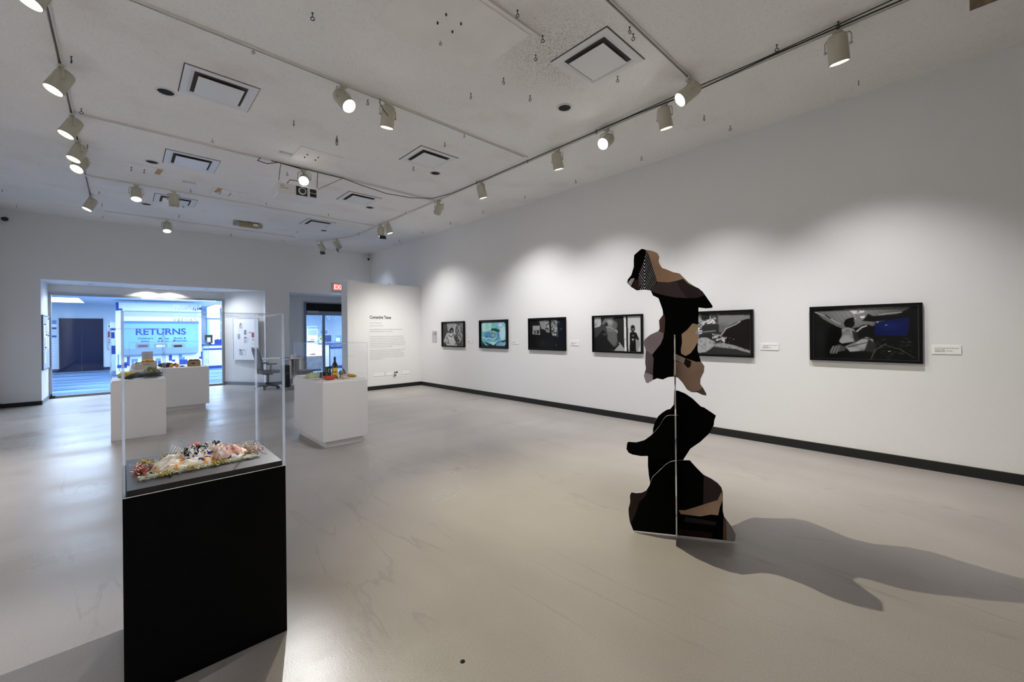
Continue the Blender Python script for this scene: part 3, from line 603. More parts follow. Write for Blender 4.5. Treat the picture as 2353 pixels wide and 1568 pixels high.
# security cameras
t = thing('dome_camera', 'small black camera high on the back wall at the left corner', 'camera', (-1.80,BY,4.02)); MB().ball((0,-.05,0), .055, None, 14, 10, (1,1,.8)).build('dome', dark, t); MB().box(-.03,.03,-.03,0,-.01,.045).build('mount', dark, t)
t = thing('corner_camera', 'small white camera in the far ceiling corner above the partition', 'camera', (6.20,BY-.04,4.18)); MB().tube([(-.02,-.02,-.02),(-.06,-.14,-.13)], .045, 14).build('camera_body', whitepl, t); MB().tube([(-.06,-.14,-.13),(-.072,-.175,-.16)], .035, 12).build('lens', dark, t); MB().box(-.04,.02,-.03,.03,-.03,.05).build('bracket', whitepl, t)
t = thing('wall_box', 'small white box on the right wall just above the partition', 'box', (RX,12.6,3.02)); MB().box(-.07,0,-.25,.12,-.02,.10).build('cover', whitepl, t, bevel=.01)
a = Kk(775,660); t = thing('exit_sign', 'red lit EXIT sign above the door recess, half behind the partition', 'exit sign', (5.20,BY,3.03))
MB().box(-.25,.25,-.07,0,-.13,.13).build('housing', mat('sign_grey', (.45,.45,.44), .5), t, bevel=.006)
MB().box(-.20,.20,-.073,-.07,-.095,.095).build('face', mat('exit_face', (.30,.05,.05), .5, emit=(1,.10,.08), es=.9), t)
text('letters', 'EXIT', .21, mat('exit_red', (.5,.1,.1), .5, emit=(1,.55,.5), es=1.3), t, (-.185,-.075,-.075), .001, .82, False, EXB, .004)

# projector
prj = thing('projector', 'white ceiling projector with round lens, hung on chains', 'projector', (2.03,7.19,3.765), -.05)
pw2 = mat('projector_white', (.74,.74,.75), .35)
MB().box(-.29,.27,-.20,.20,-.085,.085).build('casing', pw2, prj, bevel=.02)
MB().box(-.03,.13,-.206,-.199,-.07,.07).build('lens_recess', dark, prj, bevel=.0)
MB().tube([(.055,-.205,0),(.055,-.225,0)], .055, 24).build('lens_ring', mat('ring_white', (.8,.8,.82), .3), prj)
lq = MB().tube([(.055,-.226,0),(.055,-.229,0)], .042, 24).build('lens', mat('lens_dark', (.03,.03,.035), .08), prj)
MB().box(.17,.265,-.206,-.199,.006,.06).box(.17,.265,-.206,-.199,-.06,-.006).build('vent_grille', dark, prj)
MB().box(-.25,-.14,-.203,-.199,.0,.008).box(-.25,-.19,-.203,-.199,.03,.04).build('brand_marks', inkg, prj)
def chain(a, b, lb):
    a = Vector(a); b = Vector(b); n = int((a-b).length/.022); mb = MB(); d = (b-a).normalized()
    for i in range(n):
        p = a+(b-a)*((i+.5)/n); s_ = d.orthogonal().normalized(); 
        if i % 2: s_ = d.cross(s_)
        mb.tube([p+d*.014*math.cos(k*PI/4)+s_*.006*math.sin(k*PI/4) for k in range(8)], .0022, 4, None, True)
    tag(mb.build('hanging_chain', steel), lb, 'chain', 'projector chains')
chain((1.86,7.32,H), (1.76,7.05,3.88), 'dark chain holding the left front corner of the projector')
chain((2.42,7.32,H), (2.31,7.02,3.88), 'dark chain holding the right front corner of the projector')
tag(MB().bar((2.80,7.22,H-.03),(2.33,7.04,3.87),.006,.006).build('guy_wire', steel), 'taut dark wire running from the track down to the right of the projector', 'wire')
tag(MB().tube([(1.55,7.2,H-.03),(1.5,7.15,H-.10),(1.62,7.1,H-.13),(1.78,7.16,H-.05),(2.12,7.22,H-.04),(2.2,7.2,H-.16),(2.12,7.15,H-.27),(1.93,7.1,H-.30),(1.88,7.12,3.86)], .006, 6).build('projector_cable', cable), 'black cable looping from the track down into the projector', 'cable')

# eye hooks
ep = MB(); ep.tube([(0,0,0),(0,0,-.032)], .0035, 6); ep.lathe([(.009,-.002),(.009,0)], 8)
ep.tube([(.0145*math.cos(2*PI*i/14), 0, -.046+.0145*math.sin(2*PI*i/14)) for i in range(14)], .0033, 5, None, True)
eye = ep.build('eye_hook', steel); fst = True
LM = [('the largest air diffuser',1372,130),('the left-hand air diffuser',505,200),('the middle air diffuser',983,362),('the projector',680,430),('the exit side track end',1600,185),('the biggest cream lamp',1926,120),('the close lamp pair',908,520),('the left-hand track lamps',165,300),('the dazzling lamp',794,237),('the beige oblong box',570,518),('the egg-shaped lamp',405,455),('the far air diffuser',733,512),('the top right wooden box',2250,15)]
EH = [(164,130),(187,250),(201,333),(228,440),(234,468),(236,496),(5,435),(38,472),(582,112),(718,30),(1012,92),(1218,220),(774,316),(488,320),(1067,308),(1022,328),(675,278),(845,230),(1247,82),(1231,126),(1157,180),(1082,215),(1189,24),(1455,78),(1447,62),(1785,103),(1926,50),(1973,186),(1678,290),(1618,266),(1474,360),(1323,413),(1206,450),(1110,484),(1035,510),(971,532),(918,551),(950,384),(1370,298),(1212,368),(1095,416),(933,487),(873,514),(824,535),(612,465),(755,491),(683,531),(649,551),(531,537),(421,470),(411,494),(438,435),(1419,176),(660,396)]
rnd = random.Random(4); used = {}
ORD = ['nearest','second nearest','third nearest','fourth nearest','fifth nearest','sixth nearest','seventh nearest','eighth nearest','ninth nearest','tenth nearest','eleventh nearest','twelfth nearest']
rec = []
for (px,py) in EH:
    nm, lx, ly = min(LM, key=lambda l: math.hypot(l[1]-px, l[2]-py)); dx, dy = px-lx, py-ly
    di = ('right of' if dx > 0 else 'left of') if abs(dx) > abs(dy) else ('below' if dy > 0 else 'above'); rec.append((nm, di, math.hypot(dx,dy), px, py))
rec.sort(key=lambda r: (r[0], r[1], r[2]))
for nm, di, ds, px, py in rec:
    k_ = used.get((nm,di), 0); used[(nm,di)] = k_+1
    a = Ce(px, py, H-.0); o = eye if fst else eye.copy()
    if not fst: C.objects.link(o)
    fst = False; o.location = (a.x, a.y, H); o.rotation_euler = (0,0,-PSI+rnd.uniform(-.9,.9)); sc = rnd.choice((.8,1,1.05)); o.scale = (sc,)*3
    tag(o, 'dark eye hook in the ceiling, %s one %s %s' % (ORD[k_], di, nm), 'hook', 'ceiling eye hooks')
t = thing('hanging_clip', 'dark clip hanging from a hook in the middle of the ceiling', 'clip', (Ce(774,312).x, Ce(774,312).y, H))
MB().tube([(0,0,0),(0,0,-.04)],.004,6).tube([(.012*math.cos(2*PI*i/10),0,-.055+.016*math.sin(2*PI*i/10)) for i in range(10)], .004, 5, None, True).build('hook', steel, t)
MB().tube([(.01,0,-.075),(.012,0,-.12),(0,0,-.135),(-.012,0,-.12),(-.01,0,-.075)],.005,6,None,True).build('carabiner', steel, t)
# ------------------------------------------------------------------ cut-out figure sculpture
TOP={
 'outline':[(-0.228,2.15),(-0.199,2.139),(-0.167,2.134),(-0.138,2.122),(-0.116,2.109),(-0.104,2.083),(-0.109,2.046),(-0.095,2.013),(-0.082,1.995),(-0.051,1.983),(-0.008,1.961),(0.039,1.949),(0.064,1.921),(0.099,1.881),(0.141,1.849),(0.17,1.833),(0.197,1.807),(0.225,1.763),(0.263,1.701),(0.261,1.687),(0.217,1.684),(0.167,1.692),(0.166,1.567),(0.161,1.529),(0.172,1.483),(0.16,1.437),(0.158,1.376),(0.18,1.293),(0.203,1.259),(0.2,1.217),(0.176,1.164),(0.174,1.126),(0.192,1.099),(0.215,1.055),(0.213,1.041),(0.183,1.048),(0.152,1.064),(0.113,1.063),(0.081,1.084),(0.053,1.132),(0.02,1.17),(-0.015,1.177),(-0.048,1.173),(-0.088,1.154),(-0.128,1.162),(-0.158,1.148),(-0.193,1.124),(-0.208,1.128),(-0.223,1.179),(-0.207,1.235),(-0.213,1.282),(-0.207,1.376),(-0.226,1.434),(-0.215,1.458),(-0.173,1.493),(-0.114,1.521),(-0.106,1.539),(-0.11,1.601),(-0.08,1.644),(-0.083,1.679),(-0.112,1.769),(-0.152,1.791),(-0.167,1.829),(-0.211,1.838),(-0.271,1.834),(-0.309,1.861),(-0.339,1.894),(-0.335,1.918),(-0.308,1.952),(-0.289,2.014),(-0.289,2.07),(-0.285,2.105),(-0.242,2.142)],
 'tan_head':[(-0.199,2.139),(-0.167,2.134),(-0.138,2.122),(-0.116,2.109),(-0.104,2.083),(-0.109,2.046),(-0.095,2.013),(-0.082,1.995),(-0.051,1.983),(-0.008,1.961),(0.039,1.949),(0.064,1.921),(0.099,1.881),(0.141,1.849),(0.131,1.848),(0.092,1.874),(0.062,1.908),(0.021,1.896),(-0.037,1.886),(-0.119,1.893),(-0.139,1.96),(-0.157,2.024),(-0.179,2.103)],
 'stripes':[(-0.197,2.134),(-0.179,2.103),(-0.157,2.024),(-0.139,1.96),(-0.119,1.893),(-0.167,1.831),(-0.211,1.837),(-0.252,1.836),(-0.233,1.878),(-0.255,1.918),(-0.251,1.962),(-0.228,2.019),(-0.209,2.073),(-0.201,2.12)],
 'scarf':[(-0.119,1.893),(-0.037,1.886),(0.021,1.896),(0.062,1.908),(0.099,1.869),(0.17,1.833),(0.19,1.809),(0.211,1.782),(0.162,1.764),(0.091,1.763),(0.005,1.771),(-0.067,1.788),(-0.141,1.812),(-0.167,1.829),(-0.14,1.875)],
 'scarf_dark':[(0.013,1.894),(0.062,1.908),(0.099,1.869),(0.17,1.833),(0.19,1.809),(0.211,1.782),(0.162,1.764),(0.091,1.763),(0.049,1.822)],
 'brown_left':[(-0.08,1.644),(-0.069,1.636),(-0.066,1.593),(-0.072,1.504),(-0.114,1.521),(-0.106,1.539),(-0.11,1.601)],
 'mauve':[(-0.226,1.434),(-0.215,1.458),(-0.173,1.493),(-0.114,1.521),(-0.077,1.504),(-0.081,1.469),(-0.1,1.422),(-0.161,1.342),(-0.207,1.376)],
 'mauve_low':[(-0.207,1.376),(-0.161,1.342),(-0.151,1.313),(-0.158,1.188),(-0.213,1.203),(-0.207,1.235),(-0.213,1.282)],
 'mauve_light':[(-0.213,1.205),(-0.158,1.187),(-0.158,1.148),(-0.193,1.124),(-0.208,1.128),(-0.223,1.179)],
 'tan_arm':[(0.126,1.575),(0.166,1.565),(0.161,1.529),(0.142,1.502),(0.171,1.483),(0.16,1.437),(0.137,1.392),(0.109,1.353),(0.076,1.333),(0.044,1.349),(0.042,1.38),(0.051,1.43),(0.049,1.495),(0.089,1.529)],
 'blue_tri':[(0.161,1.529),(0.171,1.484),(0.142,1.502)],
 'band':[(-0.007,1.354),(0.073,1.315),(0.062,1.275),(-0.008,1.305)],
 'leg':[(-0.005,1.295),(0.062,1.275),(0.073,1.315),(0.15,1.289),(0.18,1.291),(0.203,1.259),(0.2,1.217),(0.176,1.164),(0.174,1.126),(0.192,1.099),(0.156,1.072),(0.113,1.063),(0.081,1.084),(0.053,1.132),(0.02,1.17),(-0.011,1.177)],
 'leg_dark':[(0.073,1.315),(0.115,1.292),(0.108,1.254),(0.09,1.242),(0.062,1.275)],
 'tip':[(0.191,1.101),(0.215,1.055),(0.213,1.041),(0.183,1.048),(0.154,1.068)],
 'ball':[(-0.289,1.912),(-0.255,1.917),(-0.252,1.879),(-0.267,1.84),(-0.301,1.861)],
 'ball2':[(-0.255,1.93),(-0.229,1.931),(-0.236,1.878),(-0.264,1.837),(-0.252,1.879)],
 'tick':[(-0.334,1.894),(-0.308,1.925),(-0.283,1.927),(-0.311,1.867)],
}
MIDB={
 'back':[(-0.007,1.053),(0.025,1.05),(0.072,1.031),(0.126,0.993),(0.184,0.934),(0.211,0.925),(0.291,0.868),(0.279,0.832),(0.275,0.795),(0.24,0.726),(0.178,0.66),(0.106,0.603),(0.059,0.522),(0.019,0.435),(-0.046,0.345),(-0.135,0.286),(-0.193,0.307),(-0.203,0.375),(-0.209,0.452),(-0.207,0.591),(-0.17,0.696),(-0.167,0.748),(-0.15,0.809),(-0.126,0.848),(-0.097,0.875),(-0.065,0.898),(-0.037,0.906),(-0.011,0.942)],
}
MIDF={
 'front':[(0.02,0.926),(-0.037,0.925),(-0.062,0.917),(-0.08,0.895),(-0.103,0.852),(-0.132,0.812),(-0.169,0.771),(-0.21,0.738),(-0.263,0.719),(-0.323,0.721),(-0.33,0.708),(-0.335,0.668),(-0.32,0.641),(-0.293,0.63),(-0.237,0.623),(-0.185,0.627),(0.018,0.621)],
}
LOW={
 'outline':[(-0.015,0.558),(-0.042,0.549),(-0.072,0.527),(-0.111,0.484),(-0.165,0.427),(-0.177,0.398),(-0.189,0.36),(-0.212,0.322),(-0.244,0.303),(-0.283,0.297),(-0.318,0.299),(-0.329,0.275),(-0.327,0.226),(-0.341,0.171),(-0.339,0.13),(-0.332,0.077),(-0.307,0.012),(0.39,0.012),(0.396,0.061),(0.37,0.113),(0.321,0.181),(0.313,0.223),(0.314,0.356),(0.305,0.39),(0.28,0.419),(0.238,0.447),(0.187,0.471),(0.144,0.515),(0.096,0.569),(0.018,0.565)],
 'brown':[(-0.318,0.299),(-0.283,0.297),(-0.244,0.303),(-0.208,0.322),(-0.189,0.356),(-0.213,0.285),(-0.26,0.232),(-0.296,0.122),(-0.32,0.07),(-0.332,0.077),(-0.339,0.13),(-0.341,0.171),(-0.327,0.226),(-0.329,0.275)],
 'plum':[(0.189,0.469),(0.238,0.446),(0.28,0.418),(0.305,0.389),(0.308,0.359),(0.279,0.294),(0.207,0.264),(0.182,0.254)],
 'tan':[(0.015,0.198),(0.06,0.202),(0.134,0.233),(0.207,0.266),(0.279,0.297),(0.308,0.363),(0.312,0.301),(0.293,0.245),(0.282,0.187),(0.235,0.188),(0.163,0.167),(0.089,0.169),(0.03,0.171)],
 'shoe':[(0.059,0.154),(0.177,0.147),(0.271,0.137),(0.267,0.111),(0.169,0.114),(0.052,0.114)],
 'rust':[(0.014,0.062),(0.248,0.056),(0.237,0.016),(0.013,0.018)],
 'strip':[(0.317,0.178),(0.335,0.157),(0.337,0.016),(0.312,0.016)],
 'grey':[(0.335,0.159),(0.37,0.111),(0.395,0.061),(0.389,0.015),(0.337,0.016)],
}
BANDS= [[(-0.26,2.178),(-0.209,2.091),(-0.167,2.168),(-0.111,2.273)],[(-0.26,2.152),(-0.209,2.065),(-0.167,2.142),(-0.111,2.248)],[(-0.26,2.126),(-0.209,2.039),(-0.168,2.116),(-0.111,2.222)],[(-0.261,2.1),(-0.21,2.013),(-0.168,2.091),(-0.111,2.196)],[(-0.261,2.074),(-0.21,1.987),(-0.168,2.065),(-0.112,2.171)],[(-0.261,2.048),(-0.21,1.961),(-0.168,2.039),(-0.112,2.145)],[(-0.261,2.022),(-0.21,1.935),(-0.169,2.013),(-0.112,2.119)],[(-0.261,1.996),(-0.21,1.91),(-0.169,1.988),(-0.112,2.094)],[(-0.262,1.97),(-0.211,1.884),(-0.169,1.962),(-0.113,2.068)],[(-0.262,1.944),(-0.211,1.858),(-0.169,1.936),(-0.113,2.042)],[(-0.262,1.918),(-0.211,1.832),(-0.169,1.91),(-0.113,2.017)],[(-0.262,1.892),(-0.211,1.806),(-0.17,1.884),(-0.113,1.991)],[(-0.263,1.866),(-0.212,1.78),(-0.17,1.859),(-0.114,1.966)],[(-0.263,1.84),(-0.212,1.754),(-0.17,1.833),(-0.114,1.94)],[(-0.263,1.814),(-0.212,1.728),(-0.17,1.807),(-0.114,1.914)],[(-0.263,1.788),(-0.212,1.703),(-0.171,1.781),(-0.114,1.889)]]
FIN = [(0,0),(-.099,.143),(-.145,.25),(-.165,.35),(-.161,.413),(-.12,.47),(-.085,.525),(-.07,.60),(-.083,.665),(-.11,.73),(-.157,.799),(-.175,.88),(-.168,.948),(-.163,.958),(-.084,.978),(-.03,.955),(.046,.925),(.086,.955),(.088,1.0),(.072,1.05),(.062,1.098),(.067,1.15),(.107,1.304),(.147,1.415),(.20,1.50),(.26,1.536),(.32,1.52),(.37,1.44),(.42,1.38),(.475,1.31),(.49,1.25),(.475,1.141),(.504,1.051),(.60,.98),(.685,.904),(.70,.84),(.678,.787),(.66,.70),(.641,.599),(.58,.54),(.521,.497),(.455,.436),(.40,.33),(.40,.2),(.43,0)]
N0 = Vector((2.83528,1.33517,0)); FD = Vector((.904706,.426037,0)); PD = Vector((.532873,-.846195,0))
sc_ = thing('cutout_sculpture', 'tall standing sculpture of interlocking flat cut-out black and skin-toned figure panels', 'sculpture', tuple(N0+FD*.2))
org = N0+FD*.2
pblack = mat('print_black', (.0012,.0012,.0012), .6, spec=.06)
pedge = mat('panel_edge', (.55,.53,.52), .5); noise_mix(pedge, (.05,.045,.045), (.55,.53,.52), 6, 3, .40, .5)
COL = dict(tan_head=((.30,.185,.11),(.42,.27,.17)), stripes=(.62,.58,.56), scarf=(.075,.055,.055), scarf_dark=(.045,.032,.033), brown_left=(.13,.075,.06), mauve=((.20,.155,.165),(.32,.26,.28)), mauve_low=((.10,.075,.08),(.17,.135,.14)), mauve_light=(.40,.34,.36), tan_arm=((.36,.24,.135),(.48,.34,.22)), blue_tri=(.42,.45,.52), band=(.33,.27,.26), leg=((.20,.125,.085),(.36,.25,.18)), leg_dark=(.025,.01,.009), tip=(.12,.10,.08), ball=(.045,.022,.02), ball2=(.13,.10,.11), tick=(.6,.57,.55),
    brown=(.032,.020,.018), plum=(.045,.032,.033), tan=((.28,.18,.11),(.42,.29,.21)), shoe=(.022,.019,.021), rust=(.022,.007,.003), strip=(.14,.075,.05), grey=(.17,.15,.155))
def pmat(k):
    g_ = 1.5 if k in ('tan_head','mauve','mauve_low','mauve_light','tan_arm','band','leg','tan','stripes','blue_tri','grey') else 1.1
    c = COL[k]; c = tuple(tuple(min(.9,v*g_) for v in q) for q in c) if isinstance(c[0], tuple) else tuple(min(.85,v*g_) for v in c)
    if isinstance(c[0], tuple): 
        if 'print_'+k in MATS: return MATS['print_'+k]
        M = mat('print_'+k, c[0], .55, spec=.12); return noise_mix(M, c[0], c[1], 2.6, 3, .3, .7)
    return mat('print_'+k, c, .55, spec=.12)
def P3(u, z, s, lift=0): 
    p = N0+FD*s+PD*u-FD*lift; return Vector((p.x, p.y, z))-org
def panel(name, data, key, s, order=(), th=.010, bands=None, label=None):
    mb = MB(); o = [P3(u, max(z,0), s) for u, z in data[key]]
    mb.slab([p-FD*(th/2) for p in o], FD*th, pblack, pedge)
    for i, k in enumerate(order):
        pts = [P3(u, max(z,.001), s, th/2+.0006+.0002*i) for u, z in data[k]]; mb.poly(pts, pmat(k))
        if k == 'stripes' and bands:
            reg = [(u, z) for u, z in data[k]]
            for bnd in bands:
                for (a, b) in zip(bnd, bnd[1:]):
                    a_ = Vector(a); b_2 = Vector(b); dd = (b_2-a_); nn = Vector((-dd.y, dd.x)).normalized()*.0047
                    quad = [a_+nn, a_-nn, b_2-nn, b_2+nn]; c_ = sum(quad, Vector((0,0)))/4; res_ = reg
                    for j in range(4):
                        q0, q1 = quad[j], quad[(j+1)%4]; e_ = q1-q0; ins = lambda p: e_.x*(p[1]-q0.y)-e_.y*(p[0]-q0.x)
                        sg = 1 if ins(c_) > 0 else -1; out = []
                        for t_ in range(len(res_)):
                            A, B_ = res_[t_], res_[(t_+1)%len(res_)]; da, db = sg*ins(A), sg*ins(B_)
                            if da >= 0: out.append(A)
                            if da*db < 0: f_ = da/(da-db); out.append((A[0]+(B_[0]-A[0])*f_, A[1]+(B_[1]-A[1])*f_))
                        res_ = out
                        if not res_: break
                    if len(res_) >= 3: mb.poly([P3(u, z, s, th/2+.0012+.0002*i) for u, z in res_], pblack)
    o = mb.build(name, None, sc_)
    if label: o['label'] = label
    return o
panel('upper_figure_panel', TOP, 'outline', .20, ('tan_head','stripes','scarf','scarf_dark','brown_left','mauve','mauve_low','mauve_light','tan_arm','blue_tri','band','leg','leg_dark','tip','tick','ball','ball2'), bands=BANDS, label='upper panel with skin tones, mauve and striped collar')
panel('rear_black_panel', MIDB, 'back', .35, label='black rounded panel at the back of the sculpture')
panel('arm_panel', MIDF, 'front', .0, label='black panel shaped like an arm reaching left')
panel('base_panel', LOW, 'outline', .15, ('brown','plum','tan','shoe','rust','strip','grey'), label='lowest black panel with a bare arm and grey corner')
mb = MB(); side = Vector((-FD.y, FD.x, 0))
fo = [Vector((N0+FD*s).to_tuple()[:2]+(z,))-org-side*.0045 for s, z in FIN]; mb.slab(fo, side*.009, pblack, pedge); f_ = mb.build('crossing_fin', None, sc_); f_['label'] = 'upright fin panel slotted through all the others'

# ------------------------------------------------------------------ framed photographs on the right wall
class Cv:
    def __init__(s, w, h, bg, seed=0):
        s.w, s.h = w, h; s.X, s.Y = np.meshgrid((np.arange(w)+.5)/w, (np.arange(h)+.5)/h); s.c = np.zeros((h, w, 3)); s.c[:] = bg if isinstance(bg, tuple) else (bg,)*3; s.r = np.random.RandomState(seed)
    def blend(s, m, col):
        m = np.clip(m, 0, 1)[..., None]; col = np.array(col if not np.isscalar(col) else (col,)*3); s.c = s.c*(1-m)+col*m
    def blur(s, m, k):
        for _ in range(k): m = (m+np.roll(m,1,0)+np.roll(m,-1,0)+np.roll(m,1,1)+np.roll(m,-1,1))/5
        return m
    def pmask(s, pts):
        ins = np.zeros(s.X.shape, bool); n = len(pts)
        for i in range(n):
            x1, y1 = pts[i]; x2, y2 = pts[(i+1)%n]
            if y1 == y2: continue
            ins ^= ((y1 > s.Y) != (y2 > s.Y)) & (s.X < (x2-x1)*(s.Y-y1)/(y2-y1)+x1)
        return ins.astype(float)
    def poly(s, pts, col, soft=1, tex=0, sc=12): s.blend(s.blur(s.pmask(pts), soft)*(1-tex+tex*s.noise(sc)*2 if tex else 1), col)
    def ell(s, cx, cy, rx, ry, col, soft=.2, rot=0, a=1):
        dx, dy = s.X-cx, (s.Y-cy); c_, n_ = math.cos(rot), math.sin(rot); q = np.sqrt(((dx*c_+dy*n_)/rx)**2+((-dx*n_+dy*c_)/ry)**2); s.blend(a*(1-(q-1+soft)/soft), col)
    def line(s, pts, wd, col, a=1):
        for (x1,y1),(x2,y2) in zip(pts, pts[1:]):
            L2 = (x2-x1)**2+(y2-y1)**2+1e-9; t = np.clip(((s.X-x1)*(x2-x1)+(s.Y-y1)*(y2-y1))/L2, 0, 1); d_ = np.hypot(s.X-x1-t*(x2-x1), (s.Y-y1-t*(y2-y1))*.66); s.blend(a*(1.5-d_/wd), col)
    def noise(s, sc, seed=None, sy=None):
        r = s.r if seed is None else np.random.RandomState(seed); sy = sy or sc; g = r.rand(int(sy)+3, int(sc)+3); x = s.X*sc; y = s.Y*sy; xi = x.astype(int); yi = y.astype(int); fx = x-xi; fy = y-yi; fx = fx*fx*(3-2*fx); fy = fy*fy*(3-2*fy)
        return (g[yi,xi]*(1-fx)+g[yi,xi+1]*fx)*(1-fy)+(g[yi+1,xi]*(1-fx)+g[yi+1,xi+1]*fx)*fy
    def fbm(s, sc): return (s.noise(sc)*.5+s.noise(sc*2)*.3+s.noise(sc*4)*.2)
def pic1():
    c = Cv(130, 86, .10, 1); c.poly([(0,0),(.22,0),(.2,.55),(0,.75)], .09); c.poly([(.2,0),(.62,0),(.62,.45),(.45,.2),(.26,.4)], .42, 2); c.poly([(.62,0),(1,0),(1,1),(.6,1)], .16, 1, .5, 30)
    c.blend(c.pmask([(.62,0),(1,0),(1,.6),(.7,.6)])*(c.fbm(24) > .52), .34); c.poly([(.5,.45),(.6,.38),(.78,.75),(.72,1),(.2,1),(.15,.9),(.3,.55),(.38,.45)], .62, 1, .35, 14)
    c.poly([(.2,.45),(.34,.42),(.33,.55),(.1,.9),(.03,.8)], .55, 1, .3, 20); c.line([(.62,.1),(.55,.45)], .03, .55); c.line([(.56,.48),(.86,.72)], .03, .45); c.ell(.44,.33,.10,.13,.02,.3); c.ell(.44,.38,.055,.09,.26,.3)
    c.poly([(.52,.55),(.66,.5),(.92,.95),(.7,1),(.58,.75)], .10, 1, .6, 26); c.line([(.3,.55),(.42,.62),(.55,.5)], .012, .06); c.line([(.18,.62),(.3,.78),(.22,.92)], .012, .08); c.ell(.3,.88,.04,.03,.06,.4); c.ell(.62,.92,.05,.03,.08,.4); c.line([(.75,.2),(.92,.55),(.8,.85)], .014, .5); return c
def pic2():
    c = Cv(150, 100, (.20,.62,.58), 3); a = c.fbm(5); b2 = c.fbm(6); st = np.sin((a*5+c.X*2)*6)
    c.blend(c.pmask([(.02,0),(.42,0),(.4,.38),(.05,.4)])*.9, (.62,.86,.84)); c.ell(.28,.18,.10,.2,(.42,.78,.70),.3); c.blend((st > .35)*(c.Y < .35)*.45, (.72,.90,.88)); c.ell(.5,.55,.42,.22,(.10,.25,.55),.25); c.blend((st > .1)*(c.Y > .4)*.5, (.30,.60,.72)); c.ell(.5,.55,.13,.12,(.22,.42,.40),.4); c.ell(.5,.55,.05,.06,(.5,.62,.5),.5)
    c.ell(.86,.45,.14,.35,(.60,.82,.88),.3); c.ell(.78,.14,.15,.14,(.52,.62,.85),.3); c.ell(.78,.14,.07,.07,(.75,.90,.90),.4); c.line([(.05,.62),(.2,.68),(.35,.66),(.5,.72),(.62,.62)], .012, (.7,.88,.80)); c.line([(.35,.42),(.5,.38),(.62,.45),(.62,.62)], .012, (.5,.75,.5))
    c.poly([(.42,.27),(.62,.27),(.78,.36),(.7,.42),(.55,.36),(.42,.36)], (.03,.14,.12)); c.poly([(.1,.8),(.3,.86),(.5,.92),(.75,.78),(1,.72),(1,.78),(.72,.9),(.5,1),(.3,.96)], (.02,.05,.12), 1); c.poly([(.3,.82),(.65,.82),(.5,.95)], (.62,.85,.86)); c.poly([(.02,.75),(.22,1),(.05,1)], (.02,.05,.1)); c.poly([(.6,.9),(.78,.8),(.95,.84),(.7,1)], (.32,.45,.72))
    c.blend((np.abs(np.sin((b2*6+c.Y*3)*7)) < .10)*(c.Y > .4)*.7, (.75,.9,.92)); e_ = np.minimum(np.minimum(c.X,1-c.X)*1.5, np.minimum(c.Y,1-c.Y)); c.blend((.045-e_)*60, .012)
    for (u,v) in ((0,0),(1,0),(0,1),(1,1)): c.ell(u,v,.075,.11,.02,.2)
    return c
def pic3():
    c = Cv(150, 100, .018, 5); f = c.fbm(26); sky_ = c.pmask([(.22,.05),(.97,.02),(.97,.5),(.8,.6),(.68,.55),(.62,.42),(.4,.34),(.3,.12)]); c.blend(c.blur(sky_*np.clip((f-.47)*9,0,1),1)*.85, .36); c.blend(c.blur(sky_*np.clip((c.fbm(48)-.56)*10,0,1),1), .62); c.poly([(.3,.14),(.42,.1),(.46,.33),(.36,.33)], .32, 2); c.poly([(.46,.33),(.6,.36),(.6,.46),(.5,.44)], .28, 2); c.poly([(.58,.0),(.63,.0),(.645,.55),(.60,.55)], .01)
    c.poly([(.80,0),(1,0),(1,.8),(.82,.55)], (.012,.014,.035), 3, .4); c.poly([(.09,.21),(.31,.21),(.31,.52),(.09,.5)], .38, 1); c.poly([(.09,.42),(.31,.42),(.31,.52),(.09,.5)], .62, 1)
    for x in (.13,.17,.22,.25,.28): c.poly([(x-.012,.36),(x+.012,.36),(x+.016,.50),(x-.016,.50)], .01)
    c.ell(.5,.85,.35,.28,(.028,.032,.04),.8); c.ell(.4,.82,.07,.12,(.05,.035,.02),.6); c.ell(.78,.86,.008,.012,.6,.4); c.ell(.28,.9,.01,.01,.2,.4); return c
